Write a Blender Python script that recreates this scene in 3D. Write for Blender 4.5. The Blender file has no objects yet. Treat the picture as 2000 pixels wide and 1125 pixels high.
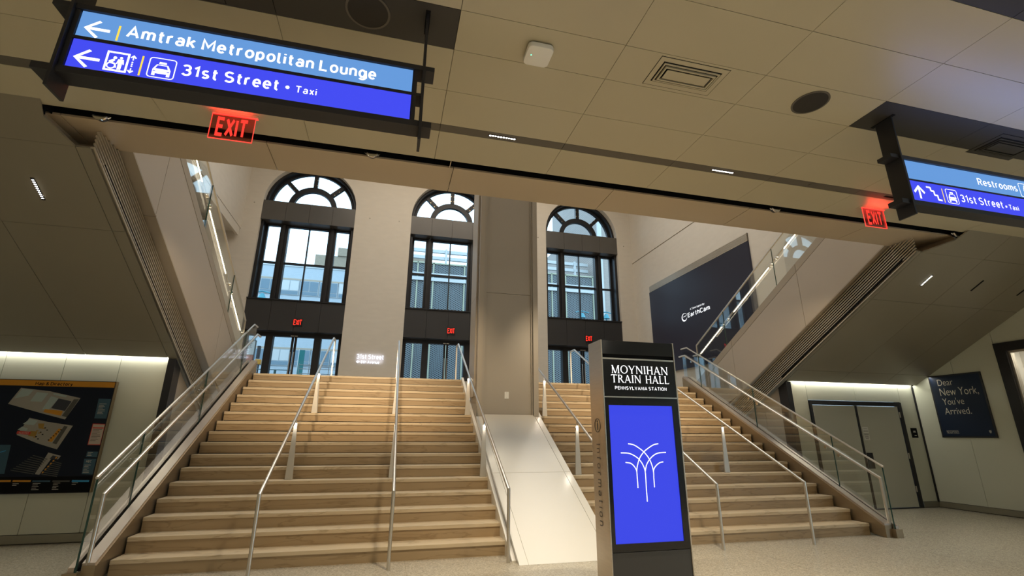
import bpy, bmesh, math, random
from mathutils import Vector, Matrix
random.seed(7)
SC = bpy.context.scene
COL = SC.collection
PI = math.pi

# ------------------------------------------------------------------ camera, world, exposure
def set_camera():
    yaw, pitch, roll = 0.24714, 0.29639, 0.00543
    cy, sy, cp, sp, cr, sr = math.cos(yaw), math.sin(yaw), math.cos(pitch), math.sin(pitch), math.cos(roll), math.sin(roll)
    fwd = Vector((sy*cp, cy*cp, sp)); right = Vector((cy, -sy, 0)); up = right.cross(fwd)
    R2 = cr*right + sr*up; U2 = -sr*right + cr*up
    m = Matrix((R2, U2, -fwd)).transposed().to_4x4()
    m.translation = Vector((2.66423, -6.55852, 1.47442))
    cd = bpy.data.cameras.new('camera'); cd.sensor_width = 36; cd.lens = 930.58/2000*36
    cd.clip_end = 400; cd.clip_start = .05
    o = bpy.data.objects.new('camera', cd); COL.objects.link(o); o.matrix_world = m
    SC.camera = o
set_camera()
SC.view_settings.view_transform = 'Standard'
SC.view_settings.look = 'None'
SC.view_settings.gamma = 1
SC.view_settings.use_curve_mapping = False
SC.view_settings.exposure = 0.0
W = bpy.data.worlds.new('overcast_sky'); SC.world = W; W.use_nodes = True
bg = W.node_tree.nodes['Background']; bg.inputs[0].default_value = (.56, .80, 1.0, 1); bg.inputs[1].default_value = 3.3
SC.cycles.max_bounces = 8; SC.cycles.diffuse_bounces = 4; SC.cycles.glossy_bounces = 4
SC.cycles.transparent_max_bounces = 16; SC.cycles.transmission_bounces = 6
SC.cycles.caustics_reflective = False; SC.cycles.caustics_refractive = False
SC.cycles.sample_clamp_indirect = 6

def area(name, loc, direction, sx, sy, power, color=(1, .85, .66), spread=PI):
    l = bpy.data.lights.new(name, 'AREA'); l.shape = 'RECTANGLE'; l.size = sx; l.size_y = sy
    l.energy = power; l.color = color; l.spread = spread
    o = bpy.data.objects.new(name, l); COL.objects.link(o); o.location = loc
    o.rotation_euler = Vector(direction).to_track_quat('-Z', 'Y').to_euler()
    return o
def spot(name, loc, target, power, color=(1, .83, .62), size=50, blend=.5, rad=.04):
    l = bpy.data.lights.new(name, 'SPOT'); l.energy = power; l.color = color
    l.spot_size = math.radians(size); l.spot_blend = blend; l.shadow_soft_size = rad
    o = bpy.data.objects.new(name, l); COL.objects.link(o); o.location = loc
    o.rotation_euler = (Vector(target)-Vector(loc)).to_track_quat('-Z', 'Y').to_euler()
    return o
WARM = (1, .84, .64)
# the tall hall: one added, unseen area light fills it from above
area('hall_roof_lamp', (5.0, 5.5, 13.0), (0, 0, -1), 10, 6, 620, (1, .86, .70))
# stair lamps: the adjustable heads in the header slot and the recessed heads between them
for x, p in ((1.0, 500), (2.27, 560), (3.4, 480), (6.3, 480), (7.80, 560), (9.2, 480)):
    tx = min(max(x, 1.2), 9.0)
    spot('slot_spot', (x, -1.47, 4.50), (tx, 4.0, 2.0), p, (1, .77, .50), 46, 1.0, .05)
for x, tx in ((.35, -.62), (9.85, 10.85)):
    spot('slot_spot', (x, -1.47, 4.50), (tx, 4.0, 2.0), 260, (1, .80, .56), 36, 1.0, .05)
# lower hall: added fill lights out of view, overhead and behind the photographer
area('concourse_lamp', (3, -10.5, 4.3), (0, .75, -.65), 12, 1.5, 95, (1, .90, .74))  # unseen fill added for ambient light from the open hall behind
for x in (-1.5, 2.0, 5.5, 9.0, 12.5):
    area('ceiling_downlight', (x, -5.3, 4.52), (0, 0, -1), .6, .08, 55, (1, .88, .68), 1.35)  # unseen row added to brighten the floor

# ------------------------------------------------------------------ materials
def lin(c):
    return tuple((v/12.92 if v <= .04045 else ((v+.055)/1.055)**2.4) for v in c)
def rgb(r, g, b): return lin((r/255, g/255, b/255))
MATS = {}
def mat(name, color, rough=.5, metal=0., var=0., scale=6., bump=0., bscale=40., stretch=(1, 1, 1), emit=None, estr=0., spec=.5, coat=0.):
    m = bpy.data.materials.new(name); m.use_nodes = True; MATS[name] = m
    nt = m.node_tree; b = nt.nodes['Principled BSDF']
    b.inputs['Base Color'].default_value = (*color, 1); b.inputs['Roughness'].default_value = rough
    b.inputs['Metallic'].default_value = metal; b.inputs['Specular IOR Level'].default_value = spec
    if coat: b.inputs['Coat Weight'].default_value = coat; b.inputs['Coat Roughness'].default_value = .1
    tc = nt.nodes.new('ShaderNodeTexCoord'); mp = nt.nodes.new('ShaderNodeMapping'); mp.inputs['Scale'].default_value = stretch
    nt.links.new(tc.outputs['Object'], mp.inputs[0])
    n = nt.nodes.new('ShaderNodeTexNoise'); n.inputs['Scale'].default_value = scale; n.inputs['Detail'].default_value = 4
    nt.links.new(mp.outputs[0], n.inputs[0])
    v = var if var else .02
    r = nt.nodes.new('ShaderNodeMapRange'); r.inputs[3].default_value = 1-v; r.inputs[4].default_value = 1+v
    nt.links.new(n.outputs[0], r.inputs[0])
    mx = nt.nodes.new('ShaderNodeMix'); mx.data_type = 'RGBA'; mx.blend_type = 'MULTIPLY'; mx.inputs[0].default_value = 1
    mx.inputs[6].default_value = (*color, 1); nt.links.new(r.outputs[0], mx.inputs[7]); nt.links.new(mx.outputs[2], b.inputs['Base Color'])
    if bump:
        n2 = nt.nodes.new('ShaderNodeTexNoise'); n2.inputs['Scale'].default_value = bscale; n2.inputs['Detail'].default_value = 3
        nt.links.new(mp.outputs[0], n2.inputs[0])
        bp = nt.nodes.new('ShaderNodeBump'); bp.inputs['Strength'].default_value = bump; bp.inputs['Distance'].default_value = .01
        nt.links.new(n2.outputs[0], bp.inputs['Height']); nt.links.new(bp.outputs[0], b.inputs['Normal'])
    if emit: b.inputs['Emission Color'].default_value = (*emit, 1); b.inputs['Emission Strength'].default_value = estr
    return m
def emis(name, color, s): return mat(name, (0, 0, 0), .6, emit=color, estr=s, spec=.2)

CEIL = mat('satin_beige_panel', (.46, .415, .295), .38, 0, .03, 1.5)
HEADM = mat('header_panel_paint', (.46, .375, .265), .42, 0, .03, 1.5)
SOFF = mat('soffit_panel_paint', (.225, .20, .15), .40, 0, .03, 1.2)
DARKP = mat('dark_bronze_panel', (.030, .027, .022), .5, 0, .05, 3)
STRIPE = mat('bronze_stripe', (.10, .088, .068), .5, 0, .05, 3)
BLACK = mat('matte_black', (.004, .004, .005), .8, spec=.15)
BLKM = mat('black_metal', (.018, .018, .022), .38, .3, .1, 5)
WGLASS = mat('back_painted_glass', (.55, .56, .47), .22, 0, .04, .8)
BASEB = mat('baseboard_metal', (.30, .28, .22), .4, .5, .05, 3)
FLOORM = mat('terrazzo', (.47, .42, .33), .22, 0, .10, 160, .03, 200)
STRING = mat('stringer_panel', (.42, .36, .29), .45, 0, .04, 1.5)
STRINGD = mat('stringer_cap', (.34, .285, .215), .45, 0, .04, 1.5)  # darker copy of STRING, puts shade into the stringer's top band
LOUV = mat('louver_metal', (.50, .44, .35), .4, .4, .05, 3)
STEEL = mat('brushed_steel', (.66, .62, .56), .32, 1., .06, 8, .03, 60, (1, 1, 12))
STEELB = mat('brushed_bronze_steel', (.36, .28, .18), .42, .8, .08, 6, .03, 60, (1, 1, 14))
SHOEM = mat('shoe_steel', (.55, .47, .40), .38, .9, .06, 6)
PLINTH = mat('white_enamel_panel', (.74, .705, .635), .25, 0, .02, 2)
COLM = mat('column_panel', (.38, .34, .285), .38, 0, .03, 1.5)
COLD = mat('column_side_panel', (.40, .35, .285), .4, 0, .03, 1.5)
STONE = mat('limestone_wall', (.61, .555, .475), .7, 0, .07, 2.5, .08, 30, (1, 1, 3))
STONEL = mat('landing_stone', (.55, .50, .42), .4, 0, .06, 4)
WFRAME = mat('dark_window_frame', (.020, .020, .023), .42, .3, .08, 3)
SPAN = mat('spandrel_panel', (.042, .041, .042), .40, .3, .06, 2)
SPANU = mat('upper_spandrel_panel', (.10, .093, .085), .36, .3, .06, 2)  # lighter copy of SPAN, reflected light put into the colour
WHITEP = mat('white_plastic', (.75, .74, .70), .4)
PAPER = mat('white_paper', (.6, .6, .56), .7)
CHROME = mat('chrome', (.75, .74, .72), .12, 1.)
DOORM = mat('door_glass_panel', (.47, .47, .40), .2, 0, .03, .8)
NAVY = mat('navy_poster_print', (.010, .019, .045), .45, spec=.2)
NAVYD = mat('navy_board_print', (.006, .010, .022), .45, spec=.2)
PAPERT = mat('pale_lettering', (.62, .58, .50), .5)
SHADE = mat('dark_lettering', (.05, .04, .03), .5)

def stone_tread(name, base):
    m = mat(name, base, .42, 0, .10, 2.2, .03, 60, (.6, 2, 6)); nt = m.node_tree; b = nt.nodes['Principled BSDF']
    tc = nt.nodes.new('ShaderNodeTexCoord'); mp = nt.nodes.new('ShaderNodeMapping'); mp.inputs['Scale'].default_value = (.35, 1.2, 3.2)
    nt.links.new(tc.outputs['Object'], mp.inputs[0])
    oi = nt.nodes.new('ShaderNodeObjectInfo')
    ad = nt.nodes.new('ShaderNodeVectorMath'); ad.operation = 'MULTIPLY_ADD'
    cmb = nt.nodes.new('ShaderNodeCombineXYZ'); 
    ml = nt.nodes.new('ShaderNodeMath'); ml.operation = 'MULTIPLY'; ml.inputs[1].default_value = 40; nt.links.new(oi.outputs['Random'], ml.inputs[0])
    nt.links.new(ml.outputs[0], cmb.inputs[0]); nt.links.new(ml.outputs[0], cmb.inputs[1])
    av = nt.nodes.new('ShaderNodeVectorMath'); nt.links.new(mp.outputs[0], av.inputs[0]); nt.links.new(cmb.outputs[0], av.inputs[1])
    w = nt.nodes.new('ShaderNodeTexNoise'); w.inputs['Scale'].default_value = 2.6; w.inputs['Detail'].default_value = 5; w.inputs['Distortion'].default_value = .6
    nt.links.new(av.outputs[0], w.inputs[0])
    a = nt.nodes.new('ShaderNodeMath'); a.operation = 'SUBTRACT'; a.inputs[1].default_value = .5; nt.links.new(w.outputs[0], a.inputs[0])
    ab = nt.nodes.new('ShaderNodeMath'); ab.operation = 'ABSOLUTE'; nt.links.new(a.outputs[0], ab.inputs[0])
    mr = nt.nodes.new('ShaderNodeMapRange'); mr.inputs[1].default_value = 0; mr.inputs[2].default_value = .022; mr.inputs[3].default_value = .55; mr.inputs[4].default_value = 0
    nt.links.new(ab.outputs[0], mr.inputs[0])
    mix = nt.nodes.new('ShaderNodeMix'); mix.data_type = 'RGBA'
    old = b.inputs['Base Color'].links[0].from_socket
    nt.links.new(mr.outputs[0], mix.inputs[0]); nt.links.new(old, mix.inputs[6])
    mix.inputs[7].default_value = (base[0]*.55, base[1]*.5, base[2]*.42, 1)
    nt.links.new(mix.outputs[2], b.inputs['Base Color'])
    return m
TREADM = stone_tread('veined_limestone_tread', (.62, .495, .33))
RISERM = stone_tread('veined_limestone_riser', (.40, .285, .16))  # tread stone darkened, the shade on the risers is in the colour

def speckle(m, amount, scale, dark):
    nt = m.node_tree; b = nt.nodes['Principled BSDF']
    tc = nt.nodes.new('ShaderNodeTexCoord'); v = nt.nodes.new('ShaderNodeTexVoronoi'); v.inputs['Scale'].default_value = scale
    nt.links.new(tc.outputs['Object'], v.inputs[0])
    sep = nt.nodes.new('ShaderNodeSeparateColor'); nt.links.new(v.outputs['Color'], sep.inputs[0])
    mr = nt.nodes.new('ShaderNodeMapRange'); mr.inputs[3].default_value = 1-amount; mr.inputs[4].default_value = 1+amount*.6
    nt.links.new(sep.outputs[0], mr.inputs[0])
    mx = nt.nodes.new('ShaderNodeMix'); mx.data_type = 'RGBA'; mx.blend_type = 'MULTIPLY'; mx.inputs[0].default_value = 1
    old = b.inputs['Base Color'].links[0].from_socket
    nt.links.new(old, mx.inputs[6]); nt.links.new(mr.outputs[0], mx.inputs[7]); nt.links.new(mx.outputs[2], b.inputs['Base Color'])
speckle(FLOORM, .30, 85, .5)

def glassmat(name, tint=(1, 1, 1), rough=0., f0=.06, fmax=.9):
    m = bpy.data.materials.new(name); m.use_nodes = True; nt = m.node_tree
    for n in list(nt.nodes): nt.nodes.remove(n)
    o = nt.nodes.new('ShaderNodeOutputMaterial'); t = nt.nodes.new('ShaderNodeBsdfTransparent'); g = nt.nodes.new('ShaderNodeBsdfGlossy')
    t.inputs[0].default_value = (*tint, 1); g.inputs['Roughness'].default_value = rough
    fr = nt.nodes.new('ShaderNodeFresnel'); fr.inputs[0].default_value = 1.5
    mr = nt.nodes.new('ShaderNodeMapRange'); mr.inputs[1].default_value = .04; mr.inputs[2].default_value = 1; mr.inputs[3].default_value = f0; mr.inputs[4].default_value = fmax
    nt.links.new(fr.outputs[0], mr.inputs[0])
    mx = nt.nodes.new('ShaderNodeMixShader'); nt.links.new(mr.outputs[0], mx.inputs[0]); nt.links.new(t.outputs[0], mx.inputs[1]); nt.links.new(g.outputs[0], mx.inputs[2])
    nt.links.new(mx.outputs[0], o.inputs[0]); return m
GLASS = glassmat('balustrade_glass', (.965, .985, .975), 0, .022, .30)
WINGL = glassmat('window_glass', (.95, .975, .985), 0, .03, .5)
GEDGE = mat('green_glass_edge', (.02, .07, .058), .25)

# ------------------------------------------------------------------ mesh helpers
ROOT = {}
class MB:
    def __init__(s): s.v = []; s.f = []
    def add(s, vs, fs):
        k = len(s.v); s.v += [tuple(v) for v in vs]; s.f += [tuple(i+k for i in f) for f in fs]; return s
    def box(s, x0, x1, y0, y1, z0, z1):
        return s.add([(x, y, z) for x in (x0, x1) for y in (y0, y1) for z in (z0, z1)],
                     [(0, 1, 3, 2), (4, 6, 7, 5), (0, 4, 5, 1), (2, 3, 7, 6), (0, 2, 6, 4), (1, 5, 7, 3)])
    def prism(s, poly, a, b, ax):
        n = len(poly)
        def P(p, t):
            q = list(p); q.insert(ax, t); return q
        vs = [P(p, a) for p in poly]+[P(p, b) for p in poly]
        return s.add(vs, [tuple(range(n))[::-1], tuple(range(n, 2*n))]+[(i, (i+1) % n, n+(i+1) % n, n+i) for i in range(n)])
    def px(s, poly, a, b): return s.prism(poly, a, b, 0)      # polygon in (y,z)
    def py(s, poly, a, b): return s.prism(poly, a, b, 1)      # polygon in (x,z)
    def pz(s, poly, a, b): return s.prism(poly, a, b, 2)      # polygon in (x,y)
    def tube(s, pts, r, n=10, close=False, r2=None):
        pts = [Vector(p) for p in pts]; N = len(pts); rings = []
        for i, p in enumerate(pts):
            a = pts[(i-1) % N] if (i or close) else None; b = pts[(i+1) % N] if (i < N-1 or close) else None
            t1 = (p-a).normalized() if a is not None else None; t2 = (b-p).normalized() if b is not None else None
            t = (t1+t2).normalized() if (t1 is not None and t2 is not None) else (t1 or t2)
            sc = 1/max(.35, t.dot(t2)) if (t1 is not None and t2 is not None) else 1
            if i == 0:
                up = Vector((0, 0, 1)) if abs(t.z) < .9 else Vector((1, 0, 0)); u = t.cross(up).normalized()
            else: u = (u-t*u.dot(t)).normalized()
            w = t.cross(u)
            bend = (t2-t1) if (t1 is not None and t2 is not None) else None
            ring = []
            for k in range(n):
                d = u*math.cos(2*PI*k/n)+w*math.sin(2*PI*k/n)
                if bend is not None and bend.length > 1e-4:
                    bn = bend.normalized(); d = d+bn*(d.dot(bn))*(sc-1)
                ring.append(p+d*r)
            rings.append(ring)
        vs = [v for rg in rings for v in rg]; fs = []
        M = N if close else N-1
        for i in range(M):
            for k in range(n): 
                j = (i+1) % N; fs.append((i*n+k, i*n+(k+1) % n, j*n+(k+1) % n, j*n+k))
        if not close: fs += [tuple(range(n))[::-1], tuple(range((N-1)*n, N*n))]
        return s.add(vs, fs)
    def cyl(s, c, r, h, ax=2, n=24, r2=None):
        r2 = r if r2 is None else r2; vs = []
        for t, rr in ((0, r), (h, r2)):
            for k in range(n):
                q = [rr*math.cos(2*PI*k/n), rr*math.sin(2*PI*k/n)]; q.insert(ax, t); vs.append(Vector(c)+Vector(q))
        return s.add(vs, [tuple(range(n))[::-1], tuple(range(n, 2*n))]+[(i, (i+1) % n, n+(i+1) % n, n+i) for i in range(n)])
    def ring(s, c, ro, ri, h, ax=2, n=32, a0=0, a1=2*PI):
        full = abs(a1-a0-2*PI) < 1e-6; m = n if full else n+1; vs = []
        for t in (0, h):
            for rr in (ro, ri):
                for k in range(m):
                    a = a0+(a1-a0)*k/n; q = [rr*math.cos(a), rr*math.sin(a)]; q.insert(ax, t); vs.append(Vector(c)+Vector(q))
        fs = []
        for k in range(n):
            j = (k+1) % m; A, B, C_, D = 0, m, 2*m, 3*m
            fs += [(A+k, A+j, B+j, B+k), (C_+k, D+k, D+j, C_+j), (A+k, C_+k, C_+j, A+j), (B+k, B+j, D+j, D+k)]
        if not full: fs += [(0, m, 3*m, 2*m), (m-1, 2*m-1+0, 4*m-1, 3*m-1)]
        return s.add(vs, fs)
    def mesh(s, name, origin=(0, 0, 0), bevel=0, smooth=False):
        me = bpy.data.meshes.new(name); o = Vector(origin)
        me.from_pydata([tuple(Vector(v)-o) for v in s.v], [], s.f)
        b = bmesh.new(); b.from_mesh(me); bmesh.ops.recalc_face_normals(b, faces=b.faces)
        if bevel: bmesh.ops.bevel(b, geom=[e for e in b.edges if e.is_manifold and e.calc_face_angle(0) > .5], offset=bevel, segments=2, profile=.6, affect='EDGES', clamp_overlap=True)
        b.to_mesh(me); b.free()
        if smooth:
            for p in me.polygons: p.use_smooth = True
            me.set_sharp_from_angle(angle=math.radians(40))
        return me
def worldpos(o):
    p = Vector((0, 0, 0))
    while o is not None: p += Vector(ROOT.get(o.name, (0, 0, 0))) if False else Vector(o.location); o = o.parent
    return p
def link(name, me, m, parent=None, loc=None, **props):
    o = bpy.data.objects.new(name, me); COL.objects.link(o)
    if m is not None and not me.materials: me.materials.append(m)
    if parent is not None: o.parent = parent
    if loc is not None: o.location = loc
    for k, v in props.items(): o[k] = v
    return o
def part(name, mb, m, parent, bevel=0, smooth=False, **props):
    """a child mesh written in world coordinates"""
    return link(name, mb.mesh(name, worldpos(parent), bevel, smooth), m, parent, **props)
def solo(name, mb, m, loc=(0, 0, 0), bevel=0, smooth=False, **props):
    """a top-level thing that is one mesh; its origin is put at loc"""
    return link(name, mb.mesh(name, loc, bevel, smooth), m, None, loc, **props)
def thing(name, loc, label=None, cat=None, group=None, kind=None):
    o = bpy.data.objects.new(name, None); COL.objects.link(o); o.location = loc; o.empty_display_size = .1
    if label: o['label'] = label
    if cat: o['category'] = cat
    if group: o['group'] = group
    if kind: o['kind'] = kind
    return o

def text_mesh(txt, bold=0., spacing=1., extr=0.):
    cu = bpy.data.curves.new('t', 'FONT'); cu.body = txt; cu.size = 1; cu.offset = bold; cu.space_character = spacing
    cu.resolution_u = 4; cu.extrude = extr; cu.fill_mode = 'BOTH' if extr else 'FRONT'
    o = bpy.data.objects.new('t', cu); COL.objects.link(o)
    dg = bpy.context.evaluated_depsgraph_get(); me = bpy.data.meshes.new_from_object(o.evaluated_get(dg))
    vs = [Vector(v.co) for v in me.vertices]; fs = [tuple(p.vertices) for p in me.polygons]
    bpy.data.objects.remove(o); bpy.data.curves.remove(cu); bpy.data.meshes.remove(me)
    return vs, fs
def lettering(name, txt, m, parent, u0, u1, z0, z1, plane, at, bold=0., flip=False, spacing=1., mirror=False, **props):
    """flat letters fitted into the box; plane 'y' (read facing +y) or 'x' (read facing +x)"""
    vs, fs = text_mesh(txt, bold, spacing)
    xa = min(v.x for v in vs); xb = max(v.x for v in vs); ya = min(v.y for v in vs); yb = max(v.y for v in vs)
    out = []
    for v in vs:
        s = (v.x-xa)/(xb-xa); t = (v.y-ya)/(yb-ya)
        if mirror: s = 1-s
        u = u0+(u1-u0)*s; z = z0+(z1-z0)*t
        out.append((u, at, z) if plane == 'y' else (at, u, z))
    mb = MB().add(out, fs)
    me = bpy.data.meshes.new(name); o = worldpos(parent); me.from_pydata([tuple(Vector(v)-o) for v in mb.v], [], mb.f)
    return link(name, me, m, parent, **props)


# monoline sans letters drawn as strokes (cap height 1, x height .72)
def _arc(cx, cz, rx, rz, a0, a1, n=10):
    return [(cx+rx*math.cos(math.radians(a0+(a1-a0)*i/n)), cz+rz*math.sin(math.radians(a0+(a1-a0)*i/n))) for i in range(n+1)]
def _bowl(w, x=0, h=.72): return [_arc(x+w/2, h/2, w/2, h/2, 0, 360, 22)]
XH = .72
GLY = {
 'A': ([[(0, 0), (.34, 1), (.68, 0)], [(.12, .30), (.56, .30)]], .68), 'B': ([[(0, 0), (0, 1), (.3, 1)]+_arc(.33, .76, .22, .24, 90, -90)+[(0, .52)], [(.33, .52)]+_arc(.36, .26, .26, .26, 90, -90)+[(0, 0)]], .62),
 'C': ([_arc(.36, .66, .36, .34, 30, 180, 9)+_arc(.36, .34, .36, .34, 180, 330, 9)], .70), 'D': ([[(0, 0), (0, 1), (.25, 1)]+_arc(.27, .62, .38, .38, 90, 0, 7)+_arc(.27, .38, .38, .38, 0, -90, 7)+[(0, 0)]], .65),
 'E': ([[(.54, 1), (0, 1), (0, 0), (.54, 0)], [(0, .52), (.48, .52)]], .54), 'H': ([[(0, 0), (0, 1)], [(.6, 0), (.6, 1)], [(0, .5), (.6, .5)]], .6),
 'I': ([[(0, 0), (0, 1)]], .0), 'L': ([[(0, 1), (0, 0), (.52, 0)]], .52), 'M': ([[(0, 0), (0, 1), (.38, .30), (.76, 1), (.76, 0)]], .76),
 'N': ([[(0, 0), (0, 1), (.58, 0), (.58, 1)]], .58), 'O': ([_arc(.33, .64, .33, .36, 0, 180, 10)+_arc(.33, .36, .33, .36, 180, 360, 10)+[(.66, .64)]], .66),
 'P': ([[(0, 0), (0, 1), (.3, 1)]+_arc(.32, .72, .27, .28, 90, -90)+[(0, .44)]], .59), 'R': ([[(0, 0), (0, 1), (.3, 1)]+_arc(.32, .74, .26, .26, 90, -90)+[(0, .48)], [(.30, .48), (.60, 0)]], .60),
 'S': ([_arc(.30, .755, .28, .245, 35, 270, 11)+_arc(.30, .255, .30, .255, 90, -145, 11)], .60), 'T': ([[(0, 1), (.66, 1)], [(.33, 1), (.33, 0)]], .66),
 'V': ([[(0, 1), (.33, 0), (.66, 1)]], .66), 'X': ([[(0, 0), (.62, 1)], [(0, 1), (.62, 0)]], .62), 'Y': ([[(0, 1), (.33, .42), (.66, 1)], [(.33, .42), (.33, 0)]], .66),
 '1': ([[(0, .78), (.24, 1), (.24, 0)]], .30), '3': ([_arc(.26, .745, .26, .255, 150, -80, 11), _arc(.28, .27, .29, .27, 80, -150, 11), [(.22, .515), (.34, .515)]], .56),
 '5': ([[(.50, 1), (.08, 1), (.05, .53)]+_arc(.27, .31, .28, .31, 130, -150, 12)], .56), '8': ([_arc(.28, .76, .24, .24, 0, 360, 18), _arc(.28, .26, .28, .26, 0, 360, 18)], .56),
 'a': ([[(.03, .62)]+_arc(.23, .50, .22, .22, 100, 0, 6)+[(.45, 0)], _arc(.22, .20, .22, .20, 0, 360, 18)], .47), 'b': ([[(0, 0), (0, 1)]]+_bowl(.46), .48),
 'c': ([_arc(.24, .36, .24, .36, 45, 315, 12)], .44), 'd': ([[(.48, 0), (.48, 1)]]+_bowl(.46), .48), 'e': ([[(.02, .36), (.48, .36)]+_arc(.25, .40, .23, .32, 0, 180, 9)+_arc(.25, .34, .24, .34, 180, 315, 8)], .49),
 'f': ([[(.12, 0), (.12, .80)]+_arc(.29, .82, .17, .18, 180, 90, 5), [(0, .68), (.28, .68)]], .30), 'g': ([[(.48, .72), (.48, -.06)]+_arc(.24, -.04, .24, .22, 0, -150, 8)]+_bowl(.46), .48),
 'h': ([[(0, 0), (0, 1)], [(0, .42)]+_arc(.22, .48, .22, .24, 180, 0, 9)+[(.44, 0)]], .44), 'i': ([[(0, 0), (0, .72)], [(0, .90), (0, 1.0)]], .0), 'k': ([[(0, 0), (0, 1)], [(.42, .72), (.03, .30)], [(.16, .42), (.45, 0)]], .45),
 'l': ([[(0, 1), (0, .15)]+_arc(.14, .15, .14, .15, 180, 270, 4)+[(.18, 0)]], .16), 'm': ([[(0, 0), (0, .72)], [(0, .46)]+_arc(.19, .51, .19, .21, 180, 0, 8)+[(.38, 0)], [(.38, .46)]+_arc(.57, .51, .19, .21, 180, 0, 8)+[(.76, 0)]], .76),
 'n': ([[(0, 0), (0, .72)], [(0, .44)]+_arc(.22, .49, .22, .23, 180, 0, 9)+[(.44, 0)]], .44), 'o': (_bowl(.50), .50), 'p': ([[(0, -.28), (0, .72)]]+_bowl(.46), .48),
 'r': ([[(0, 0), (0, .72)], [(0, .46)]+_arc(.22, .48, .22, .24, 180, 75, 6)], .30), 's': ([_arc(.20, .53, .19, .19, 40, 270, 9)+_arc(.20, .17, .21, .17, 90, -145, 9)], .42),
 't': ([[(.13, .98), (.13, .18)]+_arc(.29, .17, .16, .17, 180, 275, 5), [(0, .70), (.32, .70)]], .33), 'u': ([[(0, .72), (0, .24)]+_arc(.22, .23, .22, .23, 180, 360, 9), [(.44, .72), (.44, 0)]], .44),
 'v': ([[(0, .72), (.23, 0), (.46, .72)]], .46), 'x': ([[(0, .72), (.42, 0)], [(0, 0), (.42, .72)]], .42), 'y': ([[(0, .72), (.24, 0)], [(.48, .72), (.20, -.16), (.04, -.26)]], .48),
 '-': ([[(0, .36), (.26, .36)]], .26), '&': ([[(.66, .02), (.14, .66)]+_arc(.29, .80, .18, .19, 215, -40, 10)+[(.40, .62), (.10, .42)]+_arc(.25, .24, .25, .24, 130, 300, 9)+[(.50, .22), (.62, .45)]], .66)}
def _strip(mb, P, w, f):
    """a thick polyline with mitred corners"""
    P = [Vector(p) for k, p in enumerate(P) if k == 0 or (Vector(p)-Vector(P[k-1])).length > 1e-4]
    if len(P) < 2: return
    closed = (P[0]-P[-1]).length < 1e-3; Lf = []; Rt = []
    n = len(P)
    for i in range(n):
        a = P[i-1] if i else (P[-2] if closed else None); b = P[i+1] if i < n-1 else (P[1] if closed else None)
        d1 = (P[i]-a).normalized() if a is not None else None; d2 = (b-P[i]).normalized() if b is not None else None
        d = ((d1 or d2)+(d2 or d1)); 
        if d.length < 1e-4: d = d1
        d.normalize(); c = max(.55, d.dot(d2 or d1)); nn = Vector((-d.y, d.x))*(w/2/c)
        p = P[i].copy()
        Lf.append(p+nn); Rt.append(p-nn)
    vs = [f(v) for v in Lf]+[f(v) for v in Rt]
    mb.add(vs, [(i, i+1, n+i+1, n+i) for i in range(n-1)])
def sans(name, txt, m, parent, u0, u1, zb, zc, plane, at, w=.15, track=.20, mirror=False, **props):
    x = 0; S = []
    for ch in txt:
        if ch == ' ': x += .30; continue
        g_, adv = GLY[ch]; S += [[(a+x+w/2, b) for a, b in st] for st in g_]; x += adv+w+track*.85
    x -= track*.85; H = zc-zb; mb = MB(); k_ = [0]
    for st in S:
        k_[0] += 1; off = (k_[0] % 5)*.0001
        def f(v):
            t_ = v.x/x; t_ = 1-t_ if mirror else t_
            z = zb+H*(w/2+v.y*(1-w))
            return (u0+(u1-u0)*t_, at-off, z) if plane == 'y' else (at-off, u0+(u1-u0)*t_, z)
        _strip(mb, st, w, f)
    if plane == 'side': return mb
    me = bpy.data.meshes.new(name); o = worldpos(parent); me.from_pydata([tuple(Vector(v)-o) for v in mb.v], [], mb.f)
    return link(name, me, m, parent, **props)

# ------------------------------------------------------------------ key dimensions
RIS, TR, TS = .165, .29115, .5667
NST = 16
LAND = RIS*NST
XL0, XL1, XR0, XR1 = -.068, 4.25, 5.60, 10.089
ZC = 4.557
YS0, YS1, YE = -1.57, -1.415, -.82
TU = .5475                       # slope of the upper flights
def ku(y, k): return k-TU*y
def kl(y, k): return k+TS*y
XLo, XRo = -4.2, 14.4

# ------------------------------------------------------------------ setting: floor
fl = thing('floor', (0, 0, 0), kind='structure')
part('floor_slab', MB().box(-6, 16.5, -12, 2.6, -.2, -.004), FLOORM, fl)
for x0 in [-6+i*2.25 for i in range(10)]:
    for y0, y1 in ((-12, -7.2), (-7.2, -3.6), (-3.6, -.02), (-.02, 2.6)):
        part('terrazzo_panel', MB().box(x0+.003, x0+2.247, y0+.003, y1-.003, -.0038, 0), FLOORM, fl)

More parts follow.
